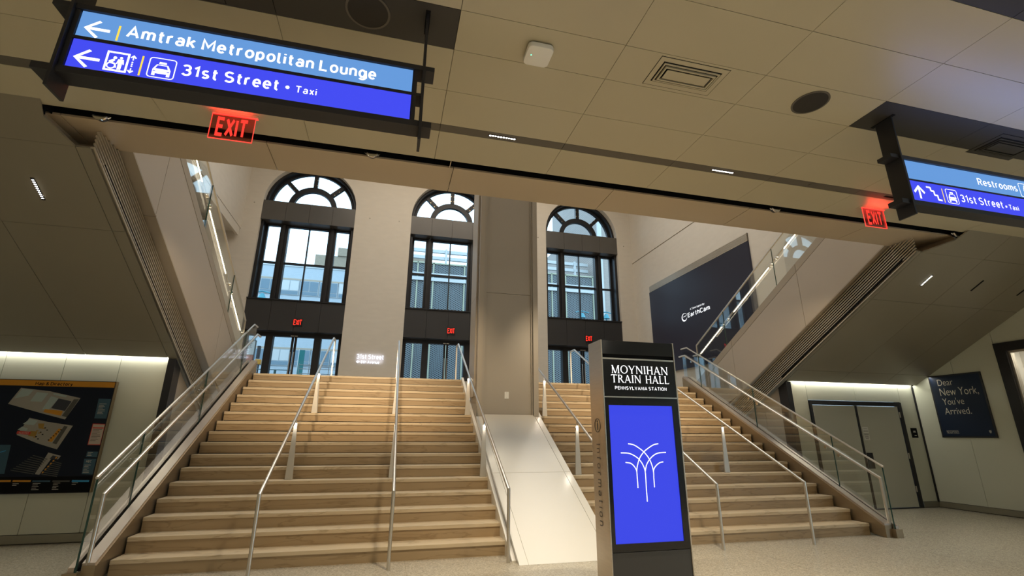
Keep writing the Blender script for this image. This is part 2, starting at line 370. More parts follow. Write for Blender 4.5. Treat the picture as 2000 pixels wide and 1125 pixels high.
# ------------------------------------------------------------------ setting: lower ceiling
ce = thing('ceiling', (5, -4, ZC), kind='structure')
part('ceiling_void', MB().box(XLo-.3, XRo+.3, -12, YS0-.02, ZC+.03, ZC+.10), BLACK, ce)
rows = [(-12, -9.5, 0), (-9.5, -8.0, 0), (-8.0, -6.5, 0), (-6.5, -5.55, 0), (-5.55, -5.10, 0), (-5.10, -4.69, 3), (-4.69, -4.20, 0), (-4.20, -3.695, 0), (-3.695, -3.29, 1), (-3.29, -2.775, 0), (-2.775, -2.25, 0), (-2.25, -2.125, 2), (-2.125, YS0, 0)]
xj = [XLo]+[.225+1.375*k for k in range(-3, 11)]+[XRo]
g = .0022
for (y0, y1, kd) in rows:
    for a, b in zip(xj[:-1], xj[1:]):
        m = CEIL; nm = 'ceiling_panel'
        if kd == 1 and ((b < 3.0 and a > .2) or a > 7.0): m = DARKP
        if kd == 3 and a > 5.7: m = DARKP
        if kd == 2: m = STRIPE; nm = 'stripe_panel'
        part(nm, MB().box(a+g, b-g, y0+g, y1-g, ZC, ZC+.02), m, ce)
# black slot and the header strip behind it
SX0, SX1 = -.87, 11.28
part('slot_recess', MB().box(SX0, SX1, YS0, YS1, ZC+.24, ZC+.26).box(SX0, SX1, YS0-.01, YS0, ZC+.012, ZC+.25).box(SX0, SX1, YS1, YS1+.01, ZC+.022, ZC+.25).box(SX0-.01, SX0, YS0, YS1, ZC, ZC+.25).box(SX1, SX1+.01, YS0, YS1, ZC, ZC+.25), BLACK, ce)
hj = [-.93, -.80, 1.13, 3.22, 5.34, 7.45, 9.62, 11.18, 11.32]
for a, b in zip(hj[:-1], hj[1:]):
    part('header_panel', MB().box(a+.004, b-.004, YS1, YE, ZC, ZC+.022), HEADM, ce)
part('header_fascia', MB().box(-.42, 10.65, YE-.06, YE, ZC+.05, 7.6), STONE, ce)
part('upper_fascia', MB().box(-3.7, 12.44, YE-.06, YE, 7.6, 13.55), STONE, ce)
bw = thing('wall_back', (5, -12, 0), kind='structure')  # unseen wall, added to keep sky light and reflections out from behind
part('wall_panel', MB().box(-6, 16.5, -12.15, -12, 0, ZC+.2), WGLASS, bw)
part('slab', MB().box(XLo-.6, XRo+.6, -12, YE-.06, ZC+.3, ZC+.5), BLACK, ce)  # unseen, added to block skylight above the lower ceiling
part('slot_divider', MB().box(3.167, 3.175, YS0, YS1, ZC+.0, ZC+.1), CHROME, ce)

# ------------------------------------------------------------------ setting: sloping soffits under the upper flights
KS = 3.645                       # soffit plane k = z + TU*y
YC = (KS-ZC)/TU                  # where it meets the ceiling
def soffit(side):
    s = thing('ceiling_slope_'+side, (0, 0, 0), kind='structure')
    YQ = -1.235 if side == 'left' else -1.215
    if side == 'left': xs = [XLo, -2.95, -1.80, -.71, -.545]
    else: xs = [10.72, 10.825, 12.19, 13.45, XRo]
    ys = [YC, YQ, -.25, 1.61, 1.955]
    part('soffit_void', MB().px([(-.98, ku(-.98, KS+.05)), (1.95, ku(1.95, KS+.05)), (1.95, ku(1.95, KS+.10)), (-.98, ku(-.98, KS+.10))], min(xs), max(xs)), BLACK, s)
    part('soffit_void', MB().px([(YC-.03, ku(YC-.03, KS+.05)), (-.98, ku(-.98, KS+.05)), (-.98, ku(-.98, KS+.10)), (YC-.03, ku(YC-.03, KS+.10))], *((min(xs), -.93) if side == 'left' else (11.33, max(xs)))), BLACK, s)
    gg = .0035
    for i in range(4):
        narrow = (side == 'left' and i == 3) or (side == 'right' and i == 0)
        for j, (a, b) in enumerate(zip(ys[:-1], ys[1:])):
            if narrow and j == 0: continue
            if j == 0 and ((side == 'left' and i == 2) or (side == 'right' and i == 1)):
                # cut diagonally where the header strip begins
                if side == 'left': poly = [(xs[i]+gg, YC), (-.83, YC), (-.875, -1.50), (-.715, YQ), (xs[i]+gg, YQ)]
                else: poly = [(xs[i+1]-gg, YC), (11.28, YC), (11.22, -1.47), (10.86, YQ), (xs[i+1]-gg, YQ)]
                n = len(poly); vs = [(x, y, ku(y, KS)) for x, y in poly]+[(x, y, ku(y, KS)+.02) for x, y in poly]
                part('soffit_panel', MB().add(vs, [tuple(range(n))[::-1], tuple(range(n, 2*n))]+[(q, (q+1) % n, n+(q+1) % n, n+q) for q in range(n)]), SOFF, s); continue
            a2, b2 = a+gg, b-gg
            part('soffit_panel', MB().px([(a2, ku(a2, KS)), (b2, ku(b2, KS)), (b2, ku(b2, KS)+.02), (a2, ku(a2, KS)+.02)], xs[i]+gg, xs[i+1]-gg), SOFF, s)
    # narrow strip carrying on below the alcove wall along the louvers, down to the stair
    xa, xb = (-.71, -.545) if side == 'left' else (10.72, 10.825)
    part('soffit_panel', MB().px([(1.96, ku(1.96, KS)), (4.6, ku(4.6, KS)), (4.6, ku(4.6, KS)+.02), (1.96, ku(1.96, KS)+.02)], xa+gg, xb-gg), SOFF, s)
    # closing cheek between soffit cut and header strip
    if side == 'left':
        part('cheek', MB().add([(-.875, -1.47, ku(-1.47, KS)), (-.715, YQ, ku(YQ, KS)), (-.93, YE, ZC+.02), (-.93, YS1, ZC+.02)], [(0, 1, 2, 3)]), HEADM, s)
        part('cheek', MB().add([(-.715, YQ, ku(YQ, KS)), (-.545, YQ, ku(YQ, KS)), (-.60, YE, ZC+.03), (-.93, YE, ZC+.03)], [(0, 1, 2, 3)]), HEADM, s)
    else:
        part('cheek', MB().add([(11.22, -1.47, ku(-1.47, KS)), (10.86, YQ, ku(YQ, KS)), (11.32, YE, ZC+.02), (11.32, YS1, ZC+.02)], [(0, 1, 2, 3)]), HEADM, s)
        part('cheek', MB().add([(10.86, YQ, ku(YQ, KS)), (10.72, YQ, ku(YQ, KS)), (10.83, YE, ZC+.03), (11.32, YE, ZC+.03)], [(0, 1, 2, 3)]), HEADM, s)
    # linear downlights set in the slope
    lx = [-1.26] if side == 'left' else [11.52, 12.70, 13.85]
    for n_, x in enumerate(lx):
        y0, y1 = (-.82, -.585) if side == 'left' else (-.83, -.62)
        ym = (y0+y1)/2
        lab = 'short row of tiny bright lamps set in the left sloping soffit' if side == 'left' else ['row of tiny lamps in the right sloping soffit, nearest the louvers', 'unlit slot lamp in the right sloping soffit, second from the louvers', 'unlit slot lamp in the right sloping soffit, nearest the picture edge'][n_]
        t = thing('linear_downlight', (x, ym, ku(ym, KS)), lab, 'ceiling light', 'linear downlights in the sloping soffits')
        part('housing', MB().px([(y0-.01, ku(y0-.01, KS)-.004), (y1+.01, ku(y1+.01, KS)-.004), (y1+.01, ku(y1+.01, KS)+.03), (y0-.01, ku(y0-.01, KS)+.03)], x-.018, x+.018), BLACK, t)
        for k in range(10):
            yy = y0+(k+.5)*(y1-y0)/10; zz = ku(yy, KS)-.005
            part('lamp', MB().box(x-.010, x+.010, yy-.006, yy+.006, zz-.003, zz), LEDW if (side == 'left' or n_ == 0) else BLACK, t)
    return s
LEDW = emis('led_white', (1, .96, .88), 14)
soffit('left'); soffit('right')
for x, p in ((-1.26, 20), (11.52, 20)):
    area('soffit_downlight', (x, -.7, ku(-.7, KS)-.03), (0, -.15, -1), .04, .25, p, (1, .9, .74), 1.9)

# ------------------------------------------------------------------ louvers, upper flights
def upper(side):
    L = side == 'left'
    xi = -.42 if L else 10.65          # inner face of the stringer
    xo = -2.9 if L else 12.42
    xlv = -.545 if L else 10.722       # louver face
    sg = -1 if L else 1                # outward direction
    t = thing('louver_grille', (xlv, 1, ku(1, 3.9)), 'long %s grille of parallel metal louvers under the %s upper stair' % ('left', 'left') if L else 'long right grille of parallel metal louvers under the right upper stair', 'grille', 'louver grilles under the upper stairs')
    YQ = -1.235 if L else -1.215
    ya, yb = YQ, 4.4
    def bar(mb, k0, k1, x0, x1, a=ya, b=yb):
        a1 = max(a, (k1-ZC)/TU-.0)
        return mb.px([(a1, ku(a1, k0)), (b, ku(b, k0)), (b, ku(b, k1)), (a1, ku(a1, k1))], min(x0, x1), max(x0, x1))
    part('backing', bar(MB(), KS+.03, 4.13, xlv+sg*.06, xlv+sg*.08), BLACK, t)
    for i in range(9):
        k0 = KS+.050+i*.047
        part('louver', bar(MB(), k0, k0+.017, xlv-sg*.002, xlv+sg*.014), LOUV, t)
    part('edge_trim', bar(MB(), KS, KS+.022, xlv-sg*.008, xlv+sg*.03), LOUV, t)
    u = thing('upper_staircase', (xi, 4.4, LAND), 'beige-clad upper stair rising on the %s side of the hall' % side, 'staircase', 'upper stairs')
    js = [YE-.02, .0, 3.05, 4.95] if L else [YE-.02, 1.05, 3.25, 4.95]
    for a, b in zip(js[:-1], js[1:]):
        a, b = a+.004, b-.004
        part('stringer_panel', MB().px([(a, ku(a, 4.145)), (b, max(ku(b, 4.145), 1.7)), (b, ku(b, 5.28)), (a, ku(a, 5.28))], xi, xi+sg*.05), STRING, u)
        part('stringer_cap', MB().px([(a, ku(a, 5.284)), (b, ku(b, 5.284)), (b, ku(b, 5.455)), (a, ku(a, 5.455))], xi-sg*.004, xi+sg*.10), STRINGD, u)  # band coloured darker where only shade lies along the top
        part('stringer_underside', MB().px([(a, ku(a, 4.12)), (b, ku(b, 4.12)), (b, ku(b, 4.145)), (a, ku(a, 4.145))], min(xi-sg*.004, xlv+sg*.04), max(xi-sg*.004, xlv+sg*.04)), STRINGD, u)
    # stepped body
    ns = 18; pts = []
    for i in range(ns):
        y = 4.45-i*.29; pts += [(y, LAND+i*.1588), (y, LAND+(i+1)*.1588)]
    poly = pts+[(4.45-ns*.29, LAND+(ns)*.1588-.6), (4.45, LAND-.5)]
    part('steps', MB().px(poly, xi+sg*.12, xo), TREADM, u)
    # glass balustrade with lit handrail
    gl = thing('glass_balustrade', (xi+sg*.07, 4.6, LAND), 'frameless glass balustrade with lit handrail on the %s upper stair' % side, 'balustrade', 'glass balustrades of the upper stairs')
    xg = xi+sg*.065
    gj = [YE, 1.66, 3.50, 4.72]
    for a, b in zip(gj[:-1], gj[1:]):
        a2, b2 = a+.006, b-.006
        part('glass_panel', MB().px([(a2, ku(a2, 5.40)), (b2, ku(b2, 5.40)), (b2, ku(b2, 6.38)), (a2, ku(a2, 6.38))], xg-.008, xg+.008), GLASS, gl)
        part('glass_edge', MB().px([(a2, ku(a2, 5.46)), (a2+.006, ku(a2+.006, 5.46)), (a2+.006, ku(a2+.006, 6.38)), (a2, ku(a2, 6.38))], xg-.009, xg+.009), GEDGE, gl)
    part('cap_rail', MB().px([(YE, ku(YE, 6.375)), (4.72, ku(4.72, 6.375)), (4.72, ku(4.72, 6.40)), (YE, ku(YE, 6.40))], xg-.014, xg+.014), STEEL, gl)
    part('end_cap', MB().px([(4.715, ku(4.72, 5.42)), (4.73, ku(4.72, 5.42)), (4.73, ku(4.72, 6.39)), (4.715, ku(4.72, 6.39))], xg-.012, xg+.012), STEEL, gl)
    xr = xg+sg*.05
    hr = part('handrail', MB().tube([(xr, YE, ku(YE, 6.125)), (xr, 4.70, ku(4.70, 6.125)), (xr, 4.98, ku(4.70, 6.125))], .021, 12), STEEL, gl, smooth=True)
    for a, b in ((YE+.05, 1.36), (1.86, 3.16), (3.67, 4.63)):
        part('light_strip', MB().px([(a, ku(a, 6.098)), (b, ku(b, 6.098)), (b, ku(b, 6.110)), (a, ku(a, 6.110))], xr-sg*.004-.008, xr-sg*.004+.008), LEDR, hr, label='glowing warm light strip')
    for yb_ in (1.56, 1.74, 3.36, 3.56, 4.66):
        z = ku(yb_, 6.125)
        part('bracket', MB().cyl((xg-.02, yb_, z-.06), .030, .04, 0, 16).tube([(xg, yb_, z-.06), (xr, yb_, z-.045), (xr, yb_, z-.015)], .008, 8), CHROME, gl, smooth=True)
LEDR = emis('led_rail_warm', (1, .80, .52), 16)
upper('left'); upper('right')
for side, xr, sg in (('l', -.55, -1), ('r', 10.78, 1)):
    area('handrail_glow', (xr, 2.4, ku(2.4, 6.08)), (-sg*.5, 0, -1), .03, 3.6, 14, (1, .82, .58))
for o in [o for o in COL.objects if o.name.startswith('handrail_glow')]:
    o.rotation_euler = (math.radians(-28.7), math.radians(-25 if 'l' in o.name[-3:] else 25)*0, 0)

# ------------------------------------------------------------------ lower alcove walls
def wall_left():
    w = thing('wall_left', (0, 2, 0), kind='structure')
    part('wall_backing', MB().box(XLo-.3, -.70, 2.05, 2.2, 0, 2.9), BLACK, w)
    xs = [XLo-.3, -2.81, -2.07, -1.36, -.705]
    for a, b in zip(xs[:-1], xs[1:]):
        part('wall_panel', MB().box(a+.003, b-.003, 2.03, 2.048, .125, 2.62), WGLASS, w)
    part('baseboard', MB().box(XLo-.3, -.705, 2.015, 2.048, .012, .118), BASEB, w)
    part('corner_trim', MB().box(-.705, -.60, 1.965, 2.2, 0, ku(1.965, KS)-.01), BLKM, w)
    # return wall behind the stair balustrade
    r = thing('wall_stair_left', (-.62, 5, 0), kind='structure')
    for a, b in ((2.2, 2.75), (2.75, 4.9), (4.9, 10.9)):
        top = lambda y: min(ku(y, KS)+.05, LAND-.15) if y < 4.9 else LAND-.15
        part('wall_panel', MB().px([(a+.003, 0), (b-.003, 0), (b-.003, max(top(b), .05)), (a+.003, max(top(a), .05))], -.66, -.62), STRING, r)
wall_left()
def wall_right():
    w = thing('wall_back_right', (12, 2, 0), kind='structure')
    part('wall_backing', MB().box(10.95, 11.40, 2.08, 2.2, 0, 2.9).box(13.95, XRo, 2.08, 2.2, 0, 2.9).box(11.40, 13.95, 2.08, 2.2, 2.2, 2.9), BLACK, w)
    for a, b, z0 in ((10.95, 11.405, .125), (13.965, XRo, .125), (11.41, 12.70, 2.20), (12.70, 13.96, 2.20)):
        part('wall_panel', MB().box(a+.003, b-.003, 2.05, 2.075, z0, 2.62), WGLASS, w)
    part('baseboard', MB().box(13.965, XRo, 2.035, 2.075, .012, .118).box(10.95, 11.405, 2.035, 2.075, .012, .118), BASEB, w)
    part('corner_trim', MB().box(10.83, 10.95, 1.965, 2.2, 0, ku(1.965, KS)-.01), BLKM, w)
    part('corner_gap', MB().box(XRo-.022, XRo, 2.02, 2.05, .1, 2.55), BLKM, w)
    d = thing('door_4', (12.66, 2.05, 0), kind='structure')
    part('door_frame', MB().box(11.41, 11.47, 2.02, 2.09, 0, 2.19).box(13.83, 13.93, 2.02, 2.09, 0, 2.19).box(11.47, 13.83, 2.02, 2.09, 2.10, 2.19), BLKM, d, bevel=.003)
    part('threshold', MB().box(11.47, 13.83, 2.02, 2.09, 0, .022), BLKM, d)
    part('door_leaf', MB().box(11.48, 12.605, 2.035, 2.08, .026, 2.095), DOORM, d)
    lf = part('door_leaf', MB().box(12.665, 13.815, 2.035, 2.08, .026, 2.095), DOORM, d)
    part('meeting_stile', MB().box(12.607, 12.663, 2.028, 2.085, .022, 2.098), BLKM, d)
    part('lock_plate', MB().box(12.68, 12.83, 2.015, 2.036, .80, 1.12), BLKM, lf, bevel=.004)
    part('lever_handle', MB().cyl((12.72, 1.985, .985), .028, .035, 1, 16).tube([(12.72, 1.99, .985), (12.72, 1.965, .985), (12.81, 1.965, .975)], .010, 8), CHROME, lf, smooth=True)
    for z in (.38, 1.05, 1.92):
        part('hinge', MB().box(11.462, 11.478, 2.012, 2.03, z-.06, z+.06).box(13.82, 13.836, 2.012, 2.03, z-.06, z+.06), STEEL, d)
    r = thing('wall_stair_right', (10.85, 5, 0), kind='structure')
    for a, b in ((2.2, 2.71), (2.71, 4.9), (4.9, 10.9)):
        top = lambda y: min(ku(y, KS)+.05, LAND-.15) if y < 4.9 else LAND-.15
        part('wall_panel', MB().px([(a+.003, 0), (b-.003, 0), (b-.003, max(top(b), .05)), (a+.003, max(top(a), .05))], 10.86, 10.90), STRING, r)
    s = thing('wall_right', (XRo, 0, 0), kind='structure')
    part('wall_backing', MB().box(XRo+.03, XRo+.2, .28, 2.2, 0, 4.0), BLACK, s)
    part('wall_backing', MB().box(XRo+.03, XRo+.2, -12, .28, 3.28, ZC+.2), BLACK, s)
    for a, b in ((.285, 1.127), (1.127, 2.05)):
        part('wall_panel', MB().px([(a+.003, .125), (b-.003, .125), (b-.003, ku(b, KS)+.03), (a+.003, ku(a, KS)+.03)], XRo, XRo+.025), WGLASS, s)
    for a, b in ((-2.4, -.9), (-.9, .285)):
        part('wall_panel', MB().px([(a+.003, 3.25), (b-.003, 3.25), (b-.003, min(ku(b, KS)+.03, ZC)), (a+.003, min(ku(a, KS)+.03, ZC))], XRo, XRo+.025), WGLASS, s)
    for a, b in ((-12, -5.5), (-5.5, -2.4)):
        part('wall_panel', MB().box(XRo, XRo+.025, a+.003, b-.003, 3.25, ZC), WGLASS, s)
    part('baseboard', MB().box(XRo-.014, XRo+.03, .28, 2.05, .012, .118), BASEB, s)
    q = thing('window_4', (XRo, -2, 0), kind='structure')
    part('frame', MB().box(XRo-.03, XRo+.10, .10, .28, 0, 3.25).box(XRo-.03, XRo+.10, -6, .10, 3.08, 3.25), BLKM, q)
    part('inner_frame', MB().box(XRo+.02, XRo+.12, .06, .10, 0, 3.08).box(XRo+.02, XRo+.12, -6, .06, 3.04, 3.08), STEEL, q)
    part('display_back', MB().box(XRo+.7, XRo+.75, -6, .6, 0, 3.3).box(XRo+.1, XRo+.75, .30, .34, 0, 3.3).box(XRo+.1, XRo+.75, -6, .34, 3.3, 3.35), PLINTH, q)
    part('pane', MB().box(XRo+.05, XRo+.058, -6, .06, 0, 3.04), WINGL, q)
wall_right()
area('shop_lamp', (XRo+.45, -1.5, 3.2), (0, 0, -1), .3, 3, 30, (1, .9, .74))
# cove lamps grazing the alcove walls
area('cove_lamp', (-2.3, 1.995, 2.61), (0, .25, -1), 3.4, .05, 13, (1, .97, .84))
area('cove_lamp', (12.7, 2.005, 2.61), (0, .25, -1), 3.3, .05, 13, (1, .97, .84))
area('cove_lamp', (XRo-.03, 1.6, 2.72), (.3, 0, -1), .05, .5, 1.2, (1, .97, .84))
wb = thing('wall_left_side', (XLo, -5, 0), kind='structure')
part('wall_panel', MB().box(XLo-.1, XLo, -12, 2.03, 0, ZC), WGLASS, wb)

# ------------------------------------------------------------------ tall hall
YF = 11.0; XHL, XHR = -2.9, 12.45; HT = 13.6; DP = .45
CX = [-.71, 4.63, 10.17]; HW = 1.62; ZSP = 9.66
def far_wall():
    w = thing('wall_far', (5, YF, LAND), kind='structure')
    xs = [XHL-1.0, CX[0]-HW, CX[0]+HW, CX[1]-HW, CX[1]+HW, CX[2]-HW, CX[2]+HW, XHR+.3]
    for i in range(0, 8, 2):
        part('pier', MB().box(xs[i], xs[i+1], YF, YF+.7, LAND-.2, ZSP), STONE, w)
    for c in CX:
        mb = MB(); n = 24; vs = []; fs = []
        for k in range(n+1):
            a = PI-PI*k/n; x = c+HW*math.cos(a); z = ZSP+HW*math.sin(a)
            for y in (YF, YF+.7): vs += [(x, y, z), (x, y, HT)]
        for k in range(n):
            b = k*4; d = b+4
            fs += [(b, d, d+1, b+1), (b+2, b+3, d+3, d+2), (b, b+2, d+2, d)]
        mb.add(vs, fs); part('arch', mb, STONE, w)
    for i in range(0, 8, 2):
        part('upper_wall', MB().box(xs[i], xs[i+1], YF, YF+.7, ZSP, HT), STONE, w)
    for x, z in ((-2.62, 9.5), (1.45, 9.35), (2.55, 9.35), (7.0, 9.3), (8.2, 9.3), (12.1, 9.3)):
        part('bolt', MB().cyl((x, YF-.012, z), .022, .014, 1, 10), BASEB, w)
    hl = thing('wall_hall_left', (XHL, 5, LAND), kind='structure')
    part('upper_wall', MB().box(XHL-.1, XHL, YE-5, YF, 8.43, HT), STONE, hl)
    part('fascia', MB().box(XHL-.1, XHL-.012, YE-5, YF-.10, 8.12, 8.42), STONE, hl)
    part('recess_ceiling', MB().box(XHL-.8, XHL-.1, YE-5, YF, 8.3, 8.42), STONE, hl)
    part('recess_wall', MB().px([(YF, LAND-.2), (2.2, LAND-.2), (2.05, 2.85), (-1.6, 4.87), (YE-5, 5.1), (YE-5, 8.4), (YF, 8.4)], XHL-.85, XHL-.8), STONE, hl)
    hr = thing('wall_hall_right', (XHR, 5, LAND), kind='structure')
    part('lower_wall', MB().px([(YF+.1, LAND-.2), (2.25, LAND-.2), (2.1, 2.85), (-1.6, 4.87), (YE-5, 5.1), (YE-5, 8.49), (YF+.1, 8.49)], XHR, XHR+.3), STONE, hr)
    part('shadow_joint', MB().box(XHR+.02, XHR+.3, YE-5, YF+.1, 8.49, 8.53), STRINGD, hr)
    part('upper_wall', MB().box(XHR, XHR+.3, YE-5, YF+.1, 8.53, HT), STONE, hr)
    b = thing('wall_hall_back', (5, -5.8, 5), kind='structure')
    part('wall_panel', MB().box(XHL-.8, XHR+.3, -6.0, -5.82, ZC+.5, HT), STONE, b)
    rf = thing('ceiling_hall', (5, 2, HT), kind='structure')
    # ribbed skylight: open bays between beams
    part('roof_edge', MB().box(XHL-1, XHR+.4, 9.6, YF+.8, HT, HT+.3).box(XHL-1, XHR+.4, -6.1, -4.4, HT, HT+.3).box(XHL-1, XHL+1.2, -6, YF, HT, HT+.3).box(XHR-1.2, XHR+.4, -6, YF, HT, HT+.3), STONE, rf)
    for y in (-2.6, -.2, 2.2, 4.6, 7.0, 9.0):
        part('beam', MB().box(XHL, XHR, y-.75, y+.75, HT, HT+.5), STONE, rf)
    for x in (1.6, 4.8, 8.0):
        part('beam', MB().box(x-.12, x+.12, -4.5, 9.7, HT+.02, HT+.35), STONE, rf)
far_wall()
ld = thing('floor_landing', (5, 7, LAND), kind='structure')
part('landing_slab', MB().box(XHL-.85, XHR+.1, 15*TR+TR, YF+.9, LAND-.25, LAND-.003), STONEL, ld)
part('landing_slab', MB().box(XHL-.85, -.32, 4.3, 15*TR+TR, LAND-.25, LAND-.003).box(10.36, XHR+.1, 4.3, 15*TR+TR, LAND-.25, LAND-.003), STONEL, ld)

# glazing: arched windows and entrance doors
BACK = mat('brass_bolt', (.55, .42, .24), .3, 1)
EXITR = emis('exit_red', (1, .03, .015), 2.2)
def glazing(i, c):
    w = thing('window_%d' % (i+1), (c, YF+DP, 8), kind='structure')
    y0, y1 = YF+DP, YF+DP+.12
    def bx(name, x0, x1, z0, z1, ya=y0, yb=y1, m=WFRAME, **k): return part(name, MB().box(c+x0, c+x1, ya, yb, z0, z1), m, w, **k)
    # lintel band of four panels
    for k in range(4):
        a = -HW+k*HW/2; bx('spandrel_panel', a+.004, a+HW/2-.004, 8.90, 9.655, YF+.01, y0+.1, SPANU)
    for k in range(4):
        a = -HW+k*HW/2; bx('spandrel_panel', a+.004, a+HW/2-.004, 4.82, 5.88, YF+.01, y0+.1, SPAN)
    bx('sill', -HW, HW, 5.885, 5.93, YF-.03, y0+.1)
    bx('head', -HW, HW, 8.84, 8.90, y0-.02, y1)
    bx('bottom_rail', -HW, HW, 5.93, 6.03)
    for s in (-1, 1):
        bx('jamb', min(s*1.43, s*HW), max(s*1.43, s*HW), 6.03, 8.84)
        bx('jamb_cover', min(s*1.52, s*HW), max(s*1.52, s*HW), 5.93, 8.9, YF+.14, y0)
        bx('mullion', min(s*.70, s*.98), max(s*.70, s*.98), 6.03, 8.84, y0-.12, y1)
        bx('mullion_face', min(s*.80, s*.90), max(s*.80, s*.90), 5.93, 8.84, y0-.20, y0-.12)
        bx('transom', min(s*.98, s*1.43), max(s*.98, s*1.43), 7.385, 7.445)
        bx('transom', min(s*.02, s*.70), max(s*.02, s*.70), 7.385, 7.445)
        for za, zb in ((6.03, 7.385), (7.445, 8.84)):
            bx('pane', min(s*.98, s*1.43), max(s*.98, s*1.43), za, zb, y0+.06, y0+.07, WINGL)
            bx('pane', min(s*.02, s*.70), max(s*.02, s*.70), za, zb, y0+.06, y0+.07, WINGL)
    bx('muntin', -.02, .02, 6.03, 8.84)
    # fanlight
    zc = ZSP+.04
    part('fan_ring', MB().ring((c, y0, zc), HW, 1.42, .12, 1, 40, 0, PI), WFRAME, w)
    part('fan_ring', MB().ring((c, y0-.22, zc-.04), HW, HW-.09, .22, 1, 40, 0, PI), WFRAME, w)
    part('fan_ring', MB().ring((c, y0-.03, zc), .88, .68, .15, 1, 32, 0, PI), WFRAME, w)
    part('fan_sill', MB().box(c-HW, c+HW, y0, y1, zc-.12, zc+.01), WFRAME, w)
    for a in (PI/4, PI/2, 3*PI/4):
        d = Vector((math.cos(a), 0, math.sin(a))); n = Vector((-d.z, 0, d.x)); o = Vector((c, 0, zc)); h = .075
        P = [o+d*.86-n*h, o+d*1.44-n*h, o+d*1.44+n*h, o+d*.86+n*h]
        part('fan_bar', MB().py([(p.x, p.z) for p in P], y0-.03, y1), WFRAME, w)
        for rr in (.98, 1.2):
            for sgn in (-1, 1):
                p = o+d*rr+n*h*sgn*.8; part('bolt', MB().cyl((p.x, y0-.05, p.z), .018, .03, 1, 8), BACK, w)
    # glass of the fanlight: half disc and four sectors
    n = 20
    part('pane', MB().py([(c+.69*math.cos(PI*k/n), zc+.69*math.sin(PI*k/n)) for k in range(n+1)], y0+.06, y0+.07), WINGL, w)
    for q in range(4):
        a0 = q*PI/4; m = 8
        P = [(c+1.43*math.cos(a0+PI/4*k/m), zc+1.43*math.sin(a0+PI/4*k/m)) for k in range(m+1)]+[(c+.87*math.cos(a0+PI/4*k/m), zc+.87*math.sin(a0+PI/4*k/m)) for k in range(m, -1, -1)]
        part('pane', MB().py(P, y0+.06, y0+.07), WINGL, w)
    # entrance doors
    d = thing('door_%d' % (i+1), (c, YF+DP, LAND), kind='structure')
    part('door_head', MB().box(c-HW, c+HW, y0-.05, y1, 4.69, 4.82), WFRAME, d)
    for s in (-1, 1):
        part('door_jamb', MB().box(c+min(s*1.49, s*HW), c+max(s*1.49, s*HW), y0-.1, y1, LAND, 4.69), WFRAME, d)
        part('door_mullion', MB().box(c+min(s*.67, s*.90), c+max(s*.67, s*.90), y0-.14, y1, LAND, 4.69), WFRAME, d)
        lf = part('door_leaf', MB().box(c+min(s*.015, s*.085), c+max(s*.015, s*.085), y0-.03, y0+.05, LAND, 4.69).box(c+min(s*.085, s*.67), c+max(s*.085, s*.67), y0-.03, y0+.05, LAND, LAND+.12), WFRAME, d)
        part('pane', MB().box(c+min(s*.085, s*.67), c+max(s*.085, s*.67), y0+.01, y0+.02, LAND+.12, 4.69), WINGL, lf)
        part('pull_handle', MB().tube([(c+s*.05, y0-.03, LAND+.6), (c+s*.05, y0-.10, LAND+.62), (c+s*.05, y0-.10, LAND+1.5), (c+s*.05, y0-.03, LAND+1.52)], .012, 8), STEEL, lf, smooth=True)
        part('door_closer', MB().box(c+min(s*.01, s*.11), c+max(s*.01, s*.11), y0-.09, y0-.03, 4.70, 4.735), STEEL, lf)
        part('side_pane', MB().box(c+min(s*.90, s*1.49), c+max(s*.90, s*1.49), y0+.01, y0+.02, LAND+.12, 4.69), WINGL, d)
        part('side_rail', MB().box(c+min(s*.90, s*1.49), c+max(s*.90, s*1.49), y0-.03, y0+.05, LAND, LAND+.12), WFRAME, d)
    lab = ['small red exit sign on dark panel above the leftmost entrance doors', 'small red exit sign on dark panel left of the big column', 'small red exit sign on dark panel right of the big column, above the kiosk'][i]
    e = thing('exit_sign', (c, YF, 5.1), lab, 'exit sign', 'small exit signs above the entrance doors')
    part('sign_box', MB().box(c-.03, c+.27, YF-.02, YF+.01, 5.0, 5.26), BLKM, e)
    sans('lettering', 'EXIT', EXITR, e, c-.015, c+.255, 5.03, 5.235, 'y', YF-.024, .17, .12)
    return w, d
GL = [glazing(i, c) for i, c in enumerate(CX)]
sans('house_number', '35', SHADE, GL[0][1], -2.17, -2.02, 4.25, 4.42, 'y', YF+DP+.0, .12, mirror=True)

# glowing wall sign on the pier
HALO = emis('halo_white', (.80, .84, 1.0), 2.0)
t = thing('wall_sign', (1.9, YF, 4.0), 'glowing white 31st Street lettering on the pale pier between the doors', 'sign')
sans('lettering', '31st Street', HALO, t, 1.475, 2.40, 3.955, 4.125, 'y', YF-.03, .15, .16)
sans('lettering', '8th Avenue', HALO, t, 1.63, 2.262, 3.80, 3.905, 'y', YF-.03, .15, .16)
part('arrow', MB().py([(1.475, 3.85), (1.53, 3.90), (1.548, 3.885), (1.525, 3.862), (1.594, 3.862), (1.594, 3.838), (1.525, 3.838), (1.548, 3.815), (1.53, 3.80)], YF-.032, YF-.03), HALO, t)
area('sign_halo', (1.93, YF-.06, 3.98), (0, 1, 0), .9, .3, .9, (.7, .75, 1))

